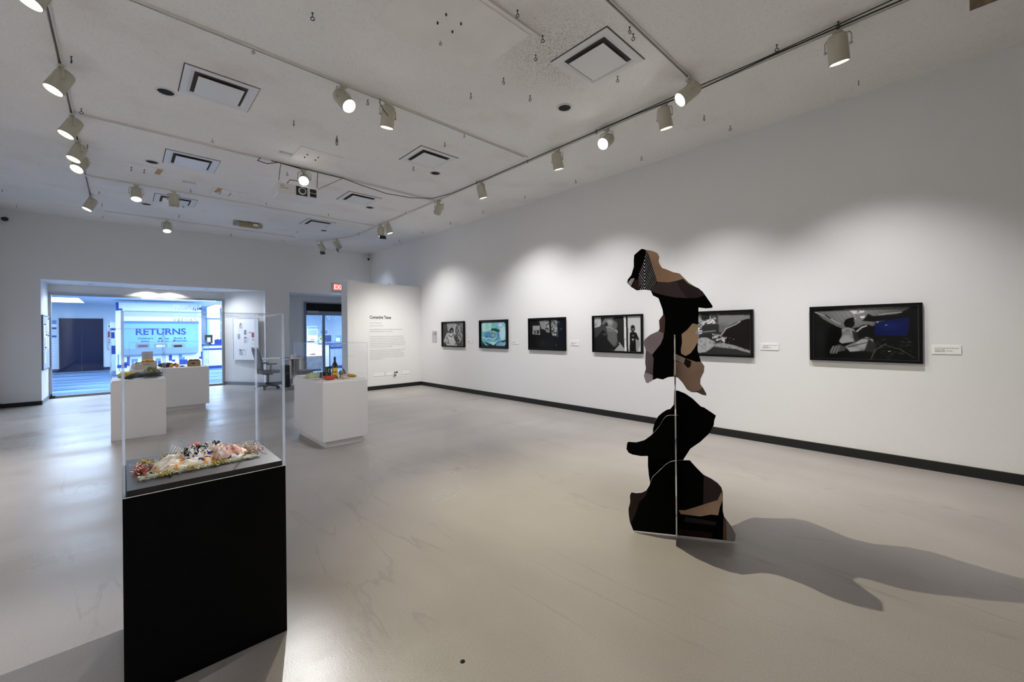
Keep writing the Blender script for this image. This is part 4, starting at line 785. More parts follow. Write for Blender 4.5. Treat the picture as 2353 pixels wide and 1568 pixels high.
def pic4():
    c = Cv(170, 112, .06, 7); c.poly([(0,0),(.15,0),(.16,.2),(.06,.5),(0,.5)], .55, 2); c.blend(c.pmask([(0,.05),(.14,.05),(.14,.16),(0,.3)])*(c.fbm(18) > .5)*.6, .25); c.poly([(.2,0),(.66,0),(.66,1),(.45,1),(.5,.5),(.3,.05)], .045)
    c.poly([(0,.42),(.2,.22),(.3,.18),(.45,.3),(.5,.6),(.48,.85),(.35,1),(0,1)], .03, 2); c.ell(.37,.30,.15,.26,.26,.35); c.ell(.34,.16,.12,.12,.42,.6); c.ell(.47,.24,.07,.14,.20,.6); c.ell(.28,.22,.05,.1,.05,.6); c.poly([(0,.32),(.16,.26),(.24,.2),(.22,.34),(.05,.6),(0,.62)], .09, 2); c.line([(.2,.2),(.26,.06),(.42,.03)], .02, .25)
    c.ell(.49,.44,.045,.075,.55,.5); c.ell(.49,.45,.02,.04,.12,.5); c.poly([(.30,.44),(.50,.42),(.52,.74),(.44,.88),(.30,.66)], .20, 3); c.poly([(.20,.30),(.27,.26),(.30,.50),(.24,.56),(.18,.50),(.22,.42)], .10, 2); c.ell(.22,.45,.05,.04,.015,.5); c.line([(.28,.3),(.36,.3),(.42,.36)], .012, .38); c.poly([(.47,.85),(.56,.74),(.70,1),(.44,1)], .45, 2); c.line([(.44,.95),(.54,.8)], .02, .015)
    c.poly([(.655,0),(.70,0),(.71,1),(.665,1)], .78, 0); c.poly([(.70,0),(.735,0),(.745,1),(.715,1)], .03, 0); c.poly([(.735,0),(.755,0),(.765,1),(.745,1)], .6, 0); c.poly([(.755,0),(1,0),(1,1),(.765,1)], .66, 0); c.ell(.84,.36,.055,.10,.03,.3); c.ell(.84,.34,.045,.085,.20,.5); c.ell(.84,.30,.048,.06,.03,.4)
    c.poly([(.78,.46),(.84,.43),(.91,.47),(.97,.66),(.92,.70),(.90,.62),(.91,1),(.77,1)], .02, 1); c.poly([(.90,.68),(.97,.66),(.985,.8),(.93,1),(.90,.95)], .38, 1); c.ell(.845,.55,.03,.04,(.22,.17,.06),.6); c.ell(.84,.66,.03,.04,.45,.6); c.ell(.68,.65,.02,.05,.5,.5); return c
def pic5():
    c = Cv(170, 112, .05, 9); c.poly([(0,0),(.55,0),(.55,.35),(0,.35)], .10, 1, .5, 20)
    for i in range(7): c.line([(.17+i*.017,0),(.17+i*.017,.36)], .004, .28)
    c.poly([(.55,0),(1,0),(1,.5),(.62,.5),(.54,.4)], .30, 3); c.poly([(.55,0),(1,0),(1,.08),(.56,.06)], .07, 2); c.ell(.60,.36,.16,.16,.20,.8); c.blend(c.pmask([(.2,.05),(.52,.05),(.52,.24),(.2,.24)])*(c.fbm(30) > .56), .55); c.blend(c.pmask([(.32,.16),(.5,.12),(.5,.26),(.32,.26)])*(c.fbm(36) > .48), .80); c.poly([(.3,.0),(.42,.0),(.42,.15),(.3,.15)], .04, 1, .3)
    c.blend(c.pmask([(.1,.28),(.34,.22),(.3,.5),(.1,.55)])*(c.fbm(28) > .55), .75); c.poly([(.3,.3),(.56,.27),(.56,.5),(.3,.52)], .06, 1); c.line([(.25,.47),(.5,.43)], .012, .30, .7)
    hair = [(.62,.62),(.60,.46),(.68,.34),(.80,.24),(.95,.16),(1,.16),(1,1),(.7,.9)]; c.poly(hair, (.022,.017,.012), 1); c.line([(.58,.56),(.66,.38),(.80,.28),(.86,.22)], .008, .55); c.ell(.62,.62,.05,.05,.4,.6); c.blend(c.pmask([(.45,.5),(.7,.56),(.8,.66),(.6,.74),(.46,.62)])*(c.fbm(30) > .55), .62)
    c.poly([(.2,.66),(.28,.60),(.38,.60),(.5,.70),(.49,.80),(.36,.95),(.15,1),(.1,.9)], .50, 1, .5, 40); c.poly([(.16,.62),(.0,.6),(0,1),(.22,1)], .46, 2, .4, 30); c.poly([(.5,.74),(.6,.72),(.78,.78),(1,.9),(1,.95),(.5,.84)], .42, 2, .5, 40); c.poly([(.38,.98),(.5,.82),(.8,.86),(1,.96),(1,1),(.36,1)], .06, 2); return c
def pic6():
    c = Cv(230, 150, .010, 11); beam = c.pmask([(.02,.04),(.75,.0),(.95,.02),(.60,.36),(.45,.38),(.30,.44),(.10,.2)]); g = np.clip(1.0-np.hypot((c.X-.42)*1.4,(c.Y-.06)*1.2)*1.35, 0, 1); c.blend(c.blur(beam,3)*(.25+.75*g), .36); c.blend(beam*(np.abs(np.sin((c.X*1.4-c.Y*.55)*46)) < .12)*.7, .09)
    c.blend(c.blur(c.pmask([(.38,.05),(.52,.03),(.52,.10),(.42,.12)])*(c.fbm(26) > .45),1), .75); c.blend(c.blur(c.pmask([(.42,.17),(.56,.16),(.54,.23),(.43,.22)])*(c.fbm(28) > .5),1), .85); c.line([(.02,.06),(.17,.18),(.22,.25),(.28,.31)], .007, .42); c.line([(.03,.97),(.16,.68)], .006, .05); c.line([(.13,.13),(.18,.19)], .008, .03)
    c.poly([(.0,.1),(.24,.35),(.30,.40),(.26,.9),(.0,1)], .008, 2); c.ell(.06,.55,.10,.3,.018,.8); c.poly([(.50,.26),(.56,.12),(.60,.17),(.95,.13),(.97,.18),(.62,.28)], .012, 1); c.line([(.66,.15),(.72,.13),(.80,.12),(.86,.11)], .006, .5, .7)
    c.poly([(.62,.29),(.93,.20),(.91,.55),(.62,.54)], (.008,.018,.12), 1); c.ell(.76,.37,.12,.10,(.014,.03,.17),.8); c.ell(.645,.285,.014,.02,.5,.6); c.ell(.725,.345,.012,.008,.7,.6)
    c.ell(.375,.30,.058,.105,.006,.15); c.ell(.40,.22,.03,.04,.006,.3); c.poly([(.30,.42),(.36,.38),(.42,.42),(.45,.55),(.43,.66),(.30,.70),(.27,.66),(.30,.55)], .40, 2, .5, 14); c.poly([(.40,.42),(.45,.50),(.47,.62),(.42,.66)], .04, 2)
    c.ell(.535,.44,.085,.12,.008,.15); c.line([(.45,.46),(.50,.38),(.54,.355)], .008, .55); c.poly([(.33,.76),(.45,.66),(.54,.57),(.60,.62),(.61,.75),(.55,.83),(.38,.86)], .42, 2, .45, 12); c.poly([(.56,.60),(.63,.70),(.62,.88),(.52,.84)], .05, 2); c.line([(.49,.60),(.60,.60)], .006, .06); c.line([(.36,.77),(.54,.68)], .006, .08)
    c.poly([(.17,.85),(.20,.77),(.27,.72),(.34,.78),(.33,.84),(.24,.88),(.20,.92)], .11, 2); 
    for x in (.18,.21,.24): c.line([(x,.90),(x+.03,.76)], .006, .26)
    c.line([(.58,1),(.62,.82),(.72,.70)], .004, .16); c.line([(.70,.72),(.85,.80),(.97,.95)], .003, .12); c.ell(.75,.84,.015,.01,.6,.6); c.blend(c.pmask([(.60,.62),(.95,.58),(.95,1),(.60,1)])*(c.fbm(40) > .68)*.5, .12); c.ell(.90,.04,.03,.03,(.16,.15,.10),.7); return c
printm = bpy.data.materials.new('photo_print'); printm.use_nodes = True; N, L, b = nodes(printm)
at_ = N.new('ShaderNodeAttribute'); at_.attribute_name = 'print'; L.new(at_.outputs['Color'], b.inputs['Base Color']); b.inputs['Roughness'].default_value = .6; b.inputs['Specular IOR Level'].default_value = .05; b.inputs['Coat Weight'].default_value = .2; b.inputs['Coat Roughness'].default_value = .08
framem = mat('frame_black', (.002,.002,.0025), .5, spec=.15)
FL = ['smallest-looking framed photograph on the right wall, figure with raised arms, nearest the partition', 'framed aqua and blue patterned print, the only colourful picture on the right wall', 'dark framed photograph of trees and a lit screen on the right wall', 'framed photograph of a bowed head in profile beside a child in a doorway', 'framed photograph of a reclining figure and pillows, half behind the sculpture', 'largest-looking framed photograph, two embracing figures beside a blue window']
def frame(i, yc, zc, cv, w_=1.0, h_=.66, bw_=.026):
    r = thing('framed_photograph', FL[i], 'picture', (RX, yc, zc), 0, 'framed photographs on the right wall'); a = w_/2; b2 = h_/2
    mb = MB(); 
    for (y0,y1,z0,z1) in ((-a,a,b2-bw_,b2),(-a,a,-b2,-b2+bw_),(-a,-a+bw_,-b2+bw_,b2-bw_),(a-bw_,a,-b2+bw_,b2-bw_)): mb.box(-.045,0,y0,y1,z0,z1)
    mb.build('frame', framem, r); MB().box(-.018,-.004,-a+bw_,a-bw_,-b2+bw_,b2-bw_).build('backing', dark, r)
    m_ = .012 if i != 1 else .03; ya, za = a-bw_-m_, b2-bw_-m_*.6; nw, nh = cv.w, cv.h
    me = bpy.data.meshes.new('print'); ys = ya-(np.arange(nw)/(nw-1))*2*ya; zs = za-(np.arange(nh)/(nh-1))*2*za; YY, ZZ = np.meshgrid(ys, zs)
    v = np.stack([np.full(YY.size, -.0195), YY.ravel(), ZZ.ravel()], 1); idx = np.arange(nw*nh).reshape(nh, nw)
    f = np.stack([idx[:-1,:-1], idx[1:,:-1], idx[1:,1:], idx[:-1,1:]], -1).reshape(-1, 4)
    me.from_pydata(v.tolist(), [], f.tolist()); ca = me.color_attributes.new('print', 'FLOAT_COLOR', 'POINT'); col = np.ones((nw*nh, 4)); col[:,:3] = (np.clip(cv.c, 0, 1)**1.25*.95).reshape(-1, 3); ca.data.foreach_set('color', col.ravel()); me.materials.append(printm); me.update()
    o = bpy.data.objects.new('print', me); C.objects.link(o); o.parent = r
    MB().poly([(-.033,a-bw_,-b2+bw_),(-.033,-a+bw_,-b2+bw_),(-.033,-a+bw_,b2-bw_),(-.033,a-bw_,b2-bw_)]).build('glazing', picglass, r)
for i, (yc, fn) in enumerate(((8.885,pic1),(7.28,pic2),(5.625,pic3),(3.99,pic4),(2.345,pic5),(.705,pic6))): frame(i, yc, 1.465, fn())
# caption cards
CL = ['white caption card right of the raised-arms photograph','white caption card right of the aqua print','white caption card right of the dark tree photograph','white caption card right of the photograph half hidden by the sculpture','white caption card nearest the right edge of the view']
for i, (yc) in enumerate((8.19, 6.56, 4.92, 1.655, .03)):
    r = thing('caption_card', CL[i], 'label card', (RX, yc, 1.29), 0, 'caption cards on the right wall'); MB().box(-.008,0,-.105,.105,-.045,.045).build('card', paper, r)
    rr_ = random.Random(i); mb = MB(); 
    for z_, n_ in ((.014,.16),(.0,.06),(-.014,.11),(-.022,.07)):
        y_ = .085
        while y_ > .085-n_:
            w_ = rr_.uniform(.006,.02); mb.box(-.0095,-.008,y_-w_,y_,z_,z_+.005); y_ -= w_+.004
    mb.build('print_lines', ink if 0 else inkg, r)
r = thing('text_plaque', 'small grey vertical plaque on the right wall beside the partition', 'plaque', (RX, 9.78, 1.405)); MB().box(-.012,0,-.115,.115,-.155,.155).build('plate', mat('plaque_grey', (.50,.50,.50), .5), r)
mb = MB(); rr_ = random.Random(3)
for k_ in range(7): mb.box(-.0135,-.012,-.02 if k_ < 4 else -.06, .09-rr_.uniform(0,.03), .11-k_*.014, .115-k_*.014)
mb.build('print_lines', inkg, r); MB().box(-.0135,-.012,-.085,-.045,.04,.115).build('symbol', mat('dark_grey_ink', (.12,.12,.12), .6), r)
# partition text
r = thing('title_lettering', 'black Connective Tissue title lettered on the white partition', 'lettering', (4.754, PY-.001, 1.90))
t = text('letters', 'Connective Tissue', .105, ink, r, (0,0,0), .0015, .93, False, EXB, .002); w_ = max(v.co.x for v in t.data.vertices)
for v in t.data.vertices: v.co.x *= .605/w_; v.co.z *= 1.12
def textblock(lab, x, z, lines, lh, th_, xm=0, seed=0, M=mat('pale_grey_ink', (.42,.42,.42), .7), cat='lettering'):
    rr_ = random.Random(seed); mb = MB(); zz = 0
    for wd in lines:
        if wd:
            x_ = 0
            while x_ < wd:
                w_ = rr_.uniform(.018,.075); q = 0
                while q < w_: mb.box(x_+q, x_+q+.008, -.002, 0, zz, zz+th_*.8*rr_.choice((.7,.7,1))); q += .0125
                x_ += w_+.014
        zz -= lh
    o = mb.build('wall_text', M); o.location = (x, PY-.0005, z); tag(o, lab, cat, None); o['kind'] = 'stuff'; return o
textblock('two short grey credit lines under the partition title', 4.754, 1.775, (.31,.38), .072, .022, seed=1)
textblock('two bold grey introduction lines on the partition', 4.754, 1.60, (.90,.62), .052, .026, seed=2)
textblock('upper grey text paragraph of seven lines on the partition', 4.754, 1.415, (.97,.99,1.0,.97,1.0,.98,.62), .047, .020, seed=3)
textblock('lower grey text paragraph of six lines on the partition', 4.754, 1.05, (.98,.95,.98,.98,.98,.35), .047, .020, seed=4)
for i, (x, w_, lb) in enumerate(((4.86,.28,'faint leftmost sponsor mark low on the partition'), (5.16,.24,'sponsor mark with a curl low on the partition, left of the black square one'), (5.44,.10,'small black square sponsor mark low on the partition'), (5.60,.30,'rightmost sponsor mark low on the partition'))):
    r = thing('sponsor_mark', lb, 'mark', (x, PY-.001, .33), 0, 'sponsor marks'); rr_ = random.Random(20+i)
    MB().box(-.01,w_+.01,-.0015,0,-.02,.12).build('vinyl_ground', paper, r); mb = MB()
    if i == 2: mb.box(0,.02,-.004,-.0015,0,.11).box(0,.06,-.004,-.0015,.09,.11).box(0,.06,-.004,-.0015,0,.02).box(.04,.06,-.004,-.0015,0,.05).lathe([(.001,0),(.028,0)],14,None,(0,0,0)).box(.06,.10,-.004,-.0015,.07,.12)
    else:
        x_ = 0
        while x_ < w_: q = rr_.uniform(.01,.03); mb.box(x_,x_+q,-.003,-.0015,rr_.uniform(.005,.015),rr_.uniform(.025,.035)); x_ += q+.012
        if i == 1: mb.tube([(.02+.03*math.cos(a_*.5),-.003,.07+.045*math.sin(a_*.5)) for a_ in range(1,10)], .005, 5)
        if i == 3: mb.box(.05,.07,-.003,-.0015,.06,.11)
    mb.build('mark_shape', ink if i == 2 else mat('pale_grey_ink', 0), r)

# ------------------------------------------------------------------ boards in the recess
r = thing('cork_board', 'tall grey notice board on the left side of the glass recess', 'notice board', (OX0, 14.42, 1.37))
MB().box(0,.02,-.56,.60,-.60,.62).build('board', mat('board_grey', (.42,.47,.55), .7), r)
mb = MB()
for (y0,y1,z0,z1) in ((-.57,-.55,-.61,.63),(.59,.61,-.61,.63),(-.55,.59,-.61,-.59),(-.55,.59,.61,.63)): mb.box(0,.03,y0,y1,z0,z1)
mb.build('board_frame', mat('frame_blue_grey', (.16,.20,.28), .5), r)
for (y,z,h_) in ((-.30,.28,.34),(.30,.42,.34),(-.05,.0,.42),(.28,.02,.34),(-.20,-.28,.40)):
    s_ = MB().box(.02,.024,y-.11,y+.11,z-h_/2,z+h_/2).build('paper_sheet', paper, r); MB().ball((.03,y,z+h_/2-.03), .016, dark, 8, 6).build('pin', None, s_)
rv = Vector((2.235-OX1, GY-BY, 0)).normalized(); rn = Vector((rv.y*-1, rv.x, 0)); rn = rn if rn.y < 0 else -rn
bc = Vector((OX1, BY, 0))+rv*.695
r = thing('white_board', 'white pin board with scattered sheets on the angled recess wall', 'notice board', (bc.x+rn.x*.002, bc.y+rn.y*.002, 1.375), math.atan2(-rv.y, -rv.x))   # local x runs along the wall
sg = 1 if (Matrix.Rotation(math.atan2(-rv.y, -rv.x), 3, 'Z') @ Vector((0,-1,0))).dot(rn) > 0 else -1
def bxl(mb, x0,x1,d0,d1,z0,z1): mb.box(x0,x1,min(-sg*d0,-sg*d1),max(-sg*d0,-sg*d1),z0,z1); return mb
bxl(MB(), -.45,.45,0,.015,-.61,.61).build('board', mat('board_white', (.86,.87,.90), .4), r)
mb = MB()
for (a_,b_,c_,d_) in ((-.465,-.45,-.625,.625),(.45,.465,-.625,.625),(-.45,.45,-.625,-.61),(-.45,.45,.61,.625)): bxl(mb, a_,b_,0,.025,c_,d_)
mb.build('board_frame', mat('frame_pale', (.62,.65,.70), .4), r)
rr_ = random.Random(8)
for k_ in range(11):
    x, z = rr_.uniform(-.34,.34), rr_.uniform(-.42,.40); c_ = rr_.choice([(.85,.86,.9),(.80,.84,.9),(.85,.85,.85)]); 
    s_ = bxl(MB(), x-.07,x+.07,.015,.018,z-.09,z+.09).build('sheet', mat('sheet_%d' % (int(c_[0]*100)), c_, .7), r)
    bxl(MB(), x-.012,x+.012,.018,.026,z+.06,z+.08).build('pin', ink, s_)
for (x,z,c_) in ((-.02,.20,(.30,.30,.42)),(.26,.12,(.35,.10,.16)),(-.25,.08,(.40,.40,.45))):
    bxl(MB(), x-.04,x+.04,.018,.021,z-.07,z+.07).build('drawing', mat('drawing_%d' % int(c_[0]*100), c_, .7), r)

# ------------------------------------------------------------------ display cases
def plinth(name, label, x0, x1, y0, y1, z1, M, toe=0, group=None):
    cx, cy = (x0+x1)/2, (y0+y1)/2; r = thing(name, label, 'plinth', (cx, cy, 0), 0, group); a, b2 = (x1-x0)/2, (y1-y0)/2
    MB().box(-a,a,-b2,b2,toe,z1).build('body', M, r, bevel=.003)
    if toe: MB().box(-a+.055,a-.055,-b2+.055,b2-.055,0,toe).build('toe_kick', M, r)
    return r
def vitrine(label, x0, x1, y0, y1, z0, z1, th=.006, post=.006):
    cx, cy = (x0+x1)/2, (y0+y1)/2; r = thing('acrylic_cover', label, 'display cover', (cx, cy, z0), 0, 'clear acrylic covers on the plinths'); a, b2, h_ = (x1-x0)/2, (y1-y0)/2, z1-z0
    mb = MB(); p = post
    mb.poly([(-a,-b2,0),(a,-b2,0),(a,-b2,h_),(-a,-b2,h_)], acrylic).poly([(a,b2,0),(-a,b2,0),(-a,b2,h_),(a,b2,h_)], acrylic).poly([(a,-b2,0),(a,b2,0),(a,b2,h_),(a,-b2,h_)], acrylic).poly([(-a,b2,0),(-a,-b2,0),(-a,-b2,h_),(-a,b2,h_)], acrylic).poly([(-a,-b2,h_),(a,-b2,h_),(a,b2,h_),(-a,b2,h_)], acrylic)
    mb.build('clear_panels', None, r); mb = MB(); e_ = .0008
    for sx in (-1,1):
        for sy in (-1,1): x_, y_ = sx*(a-p/2), sy*(b2-p/2); mb.box(x_-p/2+e_,x_+p/2-e_,y_-p/2+e_,y_+p/2-e_,0,h_-e_)
    q = .0045
    for sy in (-1,1): mb.box(-a+p,a-p,sy*(b2-q)-q/2,sy*(b2-q)+q/2,h_-q,h_-e_)
    for sx in (-1,1): mb.box(sx*(a-q)-q/2,sx*(a-q)+q/2,-b2+p,b2-p,h_-q,h_-e_)
    mb.build('polished_edges', acedge, r); return r
DG = None
plinth('black_plinth', 'tall black display plinth with dyed cloth on top, nearest the camera', -.005, .607, 2.352, 2.962, .85, black)
r = thing('black_deck', 'dark board under the clear cover on the black plinth', 'board', (.301,2.657,.85)); MB().box(-.292,.292,-.292,.292,0,.026).build('board', deckm, r); MB().box(-.305,.305,-.305,-.300,0,.0018).build('pale_lip', paper, r)
vitrine('tall clear cover over dyed cloth on the black plinth, nearest the camera', -.005, .607, 2.352, 2.962, .8505, 1.632, .01, .011)
plinth('white_plinth', 'white display plinth carrying a wine bottle and red bowl', 1.90, 2.51, 5.64, 6.87, .872, white2, .09, 'white display plinths')
r = thing('plinth_deck', 'thin white board under the wine bottle display', 'board', (2.205,6.255,.872)); MB().box(-.293,.293,-.60,.60,0,.018).build('board', white2, r)
vitrine('low clear cover over the wine bottle and red bowl', 1.90, 2.51, 5.64, 6.87, .8725, 1.392)
plinth('white_plinth', 'white plinth with dark green bundled leaves, standing behind the black plinth', -.13, .482, 8.28, 8.99, .845, white2, 0, 'white display plinths')
r = thing('plinth_deck', 'thin white board under the dark green bundle', 'board', (.176,8.635,.845)); MB().box(-.293,.293,-.345,.345,0,.018).build('board', white2, r)
vitrine('tall clear cover over the dark green leaf bundle', -.13, .482, 8.28, 8.99, .8455, 1.627)
plinth('white_plinth', 'widest white plinth, in front of the returns kiosk, with a brown box', .09, 1.312, 10.62, 11.23, .862, white2, .09, 'white display plinths')
vitrine('wide clear cover over the brown box and white crate', .09, 1.312, 10.62, 11.23, .8625, 1.385)

# ---- dyed cloth and dried flowers on the black plinth
Z0 = .8765
clothm = mat('dyed_cloth', (.8,.75,.68), .85, spec=.1); N, L, b = nodes(clothm); tc = N.new('ShaderNodeTexCoord')
a1 = NZ(26, 5, (1,1,1), 0, 1.2); r1 = RAMP(a1.outputs[0], [(.46, (.84,.81,.74)), (.56, (.84,.66,.46)), (.63, (.78,.33,.07)), (.70, (.60,.16,.03))])
mpc = N.new('ShaderNodeMapping'); mpc.inputs['Location'].default_value = (4.3,2.1,7); a2 = N.new('ShaderNodeTexNoise'); a2.inputs['Scale'].default_value = 16; L.new(tc.outputs['Object'], mpc.inputs[0]); L.new(mpc.outputs[0], a2.inputs[0])
m2 = RAMP(a2.outputs[0], [(.60, (0,0,0)), (.64, (1,1,1))]); cx_ = MIX('MIX', m2.outputs[0], r1.outputs[0], (.05,.03,.16)); L.new(cx_, b.inputs['Base Color'])
bwm = mat('black_white_cloth', (.8,.8,.8), .85, spec=.1); N, L, b = nodes(bwm); tc = N.new('ShaderNodeTexCoord'); a1 = NZ(34, 3, (1,.45,1), .6, 2.2); r1 = RAMP(a1.outputs[0], [(.44, (.015,.015,.018)), (.50, (.78,.77,.75))]); L.new(r1.outputs[0], b.inputs['Base Color'])
pinkm = mat('mauve_cloth', (.6,.4,.4), .85, spec=.1); noise_mix(pinkm, (.78,.62,.58), (.55,.22,.14), 16, 3, .4, .68)
coral = mat('coral_cloth', (.78,.14,.08), .8)
def crumple(name, cx, cy, z, rx, ry, h_, M, seed, parent=None, n=56, fold=6, rot=0):
    r_ = np.random.RandomState(seed); ph = r_.rand(12)*6.28; fx = r_.uniform(-1,1,12)*fold; fy = r_.uniform(-1,1,12)*fold*1.4; vs, fs = [], []; nr = n//2
    for i in range(nr+1):
        for k_ in range(n):
            a_ = 2*PI*k_/n; q = i/nr; lob = 1+.10*math.sin(3*a_+ph[0])+.07*math.sin(5*a_+ph[1])+.05*math.sin(9*a_+ph[2]); x = rx*q*lob*math.cos(a_); y = ry*q*lob*math.sin(a_)
            u, v = x/rx, y/ry; w_ = sum(abs(math.sin(fx[j]*u+fy[j]*v+ph[j])) for j in range(6))/6; w2 = sum(abs(math.sin(2.4*fx[j]*v-2.1*fy[j]*u+ph[j])) for j in range(6,12))/6
            prof = max(0, 1-q**3.5); edge = .18*(1 if q < .97 else .15); hh = h_*(prof*(.35+.75*(1-w_)*1.6+.75*w2-.2)*.8+edge)
            xr = x*math.cos(rot)-y*math.sin(rot); yr = x*math.sin(rot)+y*math.cos(rot); vs.append((xr, yr, hh if i < nr else 0.0))
    for i in range(nr):
        for k_ in range(n): fs.append((i*n+k_, (i+1)*n+k_, (i+1)*n+(k_+1)%n, i*n+(k_+1)%n))
    mb = MB(); mb.add(vs, fs, M, True); o = mb.build(name, None, parent, (cx, cy, z)); sb = o.modifiers.new('subd', 'SUBSURF'); sb.levels = 1; sb.render_levels = 1; return o
tag(crumple('dyed_cloth', .285, 2.655, Z0+.001, .20, .125, .052, clothm, 2, fold=12, rot=.12, n=120), 'crumpled white cloth dyed orange and purple on the black plinth', 'cloth')
tag(crumple('patterned_cloth', .26, 2.64, Z0+.036, .062, .06, .045, bwm, 5, fold=11), 'crumpled black and white patterned scrap on the middle of the dyed cloth', 'cloth')
tag(crumple('patterned_cloth', .345, 2.70, Z0+.036, .055, .05, .04, bwm, 9, fold=11), 'smaller black and white scrap right of the middle of the dyed cloth', 'cloth')
tag(crumple('mauve_cloth', .385, 2.635, Z0+.018, .08, .075, .042, pinkm, 12, fold=11), 'crumpled mauve cloth with rust stains at the right end of the dyed cloth', 'cloth')
tag(MB().ball((0,0,0), .022, None, 14, 8, (1.5,.5,.5), .12, random.Random(3)).build('coral_fold', coral, None, (.265,2.725,Z0+.068), rot=(0,-.35,.3)), 'pointed coral red fold sticking up behind the patterned scrap', 'cloth')
rr_ = random.Random(31)
def sprinkle(name, label, cat, M, n, fn, ln=(.008,.02), wd=.0022, up_=.35, kind='stuff'):
    mb = MB()
    for _ in range(n):
        x, y = fn(); a_ = rr_.uniform(0, 2*PI); l_ = rr_.uniform(*ln); z = Z0+rr_.uniform(.001,.012); d_ = Vector((math.cos(a_), math.sin(a_), rr_.uniform(-.02,up_))).normalized()*l_; p = Vector((x, y, z)); s_ = Vector((-d_.y, d_.x, 0)).normalized()*wd*rr_.uniform(.6,1.6)
        mb.add([p, p+d_*.5+s_, p+d_, p+d_*.5-s_], [(0,1,2,3)], M[rr_.randrange(len(M))]); 
    o = mb.build(name); return tag(o, label, cat, None, kind)
sage = [mat('sage_leaf', (.46,.47,.33), .8), mat('dry_straw', (.72,.68,.52), .8), mat('dry_green', (.20,.22,.10), .8)]
petal = [mat('petal_red', (.35,.02,.02), .7), mat('petal_dark', (.18,.015,.02), .7), mat('petal_cream', (.65,.50,.35), .7)]
yel = [mat('yarrow', (.66,.48,.06), .8), mat('yarrow_dark', (.45,.30,.03), .8)]
mixp = sage+[mat('petal_pink', (.5,.25,.2), .7), mat('leaf_brown', (.16,.08,.04), .8), mat('petal_red', 0)]
def ring(x0, x1, yf, sd): return lambda: ((lambda x: (x, yf(x)+rr_.gauss(0, sd)))(rr_.uniform(x0, x1)))
sprinkle('dried_sprigs', 'pale dried sprigs strewn along the front of the dyed cloth', 'dried flowers', sage, 1300, ring(.05,.52, lambda x: 2.495+.07*x, .013))
sprinkle('dried_leaf_heap', 'heap of mixed dried leaves and petals at the right end of the cloth', 'dried flowers', mixp, 900, lambda: (.495+rr_.gauss(0,.032), 2.72+rr_.gauss(0,.06)), (.008,.022), .003, .7)
sprinkle('red_petals', 'cluster of dark red dried petals at the left end of the cloth', 'dried flowers', petal, 260, lambda: (.062+rr_.gauss(0,.011), 2.66+rr_.gauss(0,.05)), (.012,.026), .004, 1.0)
sprinkle('dried_sprigs', 'grey-green dried sprigs behind the red petals at the back left', 'dried flowers', sage, 260, lambda: (.12+rr_.gauss(0,.03), 2.74+rr_.gauss(0,.03)), (.01,.03), .0022, .8)
mb = MB()
for (x,y,n_) in ((.085,2.79,60),(.15,2.80,20),(.14,2.495,34),(.235,2.507,16),(.33,2.512,24),(.355,2.52,16),(.50,2.64,8)):
    for _ in range(n_): mb.ball((x+rr_.gauss(0,.014), y+rr_.gauss(0,.012), Z0+rr_.uniform(.004,.022)), rr_.uniform(.002,.005), yel[rr_.randrange(2)], 6, 4)
tag(mb.build('dried_yarrow'), 'clumps of yellow dried flower heads around the dyed cloth', 'dried flowers', None, 'stuff')
mb = MB()
for k_ in range(5): mb.tube([(.15+.01*k_,2.74,Z0+.005),(.17+.012*k_,2.77,Z0+.04),(.19+.011*k_,2.80+.004*k_,Z0+.075-.008*k_)], .0009, 4)
tag(mb.build('pale_stems', mat('dry_straw', 0)), 'thin pale stems rising behind the left part of the dyed cloth', 'stems', None, 'stuff')
tag(MB().ball((0,0,0), .006, dark, 10, 8).build('seed_pod', None, None, (.155,2.463,Z0+.006)), 'small black ball on the front of the dark board', 'seed pod')

# ---- wine bottle case
ZB = .8905
def at2(px, y): q = Kk(px, 800, y); return q.x
botm = mat('dark_bottle', (.008,.005,.006), .08, spec=.6, coat=.5)
r = thing('wine_bottle', 'dark wine bottle with a yellow label inside the low clear cover', 'bottle', (at2(769,5.95), 5.95, ZB))
MB().lathe([(.036,0),(.0385,.004),(.0385,.175),(.036,.195),(.022,.222),(.0145,.24),(.0135,.285),(.0155,.287),(.0155,.30),(.013,.301)], 28).build('bottle', botm, r); MB().lathe([(.0158,.262),(.0158,.302),(.014,.304)], 20, None).build('capsule', mat('capsule_red', (.10,.015,.02), .4), r)
mb = MB(); nn_ = 14
for i in range(nn_): 
    a0 = -2.75+2.0*i/nn_; a1_ = -2.75+2.0*(i+1)/nn_; R_ = .0392; mb.poly([(R_*math.cos(a0),R_*math.sin(a0),.03),(R_*math.cos(a1_),R_*math.sin(a1_),.03),(R_*math.cos(a1_),R_*math.sin(a1_),.15),(R_*math.cos(a0),R_*math.sin(a0),.15)])
lb_ = mb.build('label', mat('label_yellow', (.70,.50,.03), .5), r)
mb = MB()
for i in range(nn_-4):
    a0 = -2.45+1.4*i/(nn_-4); a1_ = -2.45+1.4*(i+1)/(nn_-4); R_ = .0396; mb.poly([(R_*math.cos(a0),R_*math.sin(a0),.085),(R_*math.cos(a1_),R_*math.sin(a1_),.085),(R_*math.cos(a1_),R_*math.sin(a1_),.10),(R_*math.cos(a0),R_*math.sin(a0),.10)])
mb.build('label_band', mat('label_green', (.04,.12,.03), .5), lb_)
r = thing('tin_box', 'upright dark green tin with a pale oval mark beside the wine bottle', 'tin', (at2(753.5,6.02), 6.02, ZB), .35)
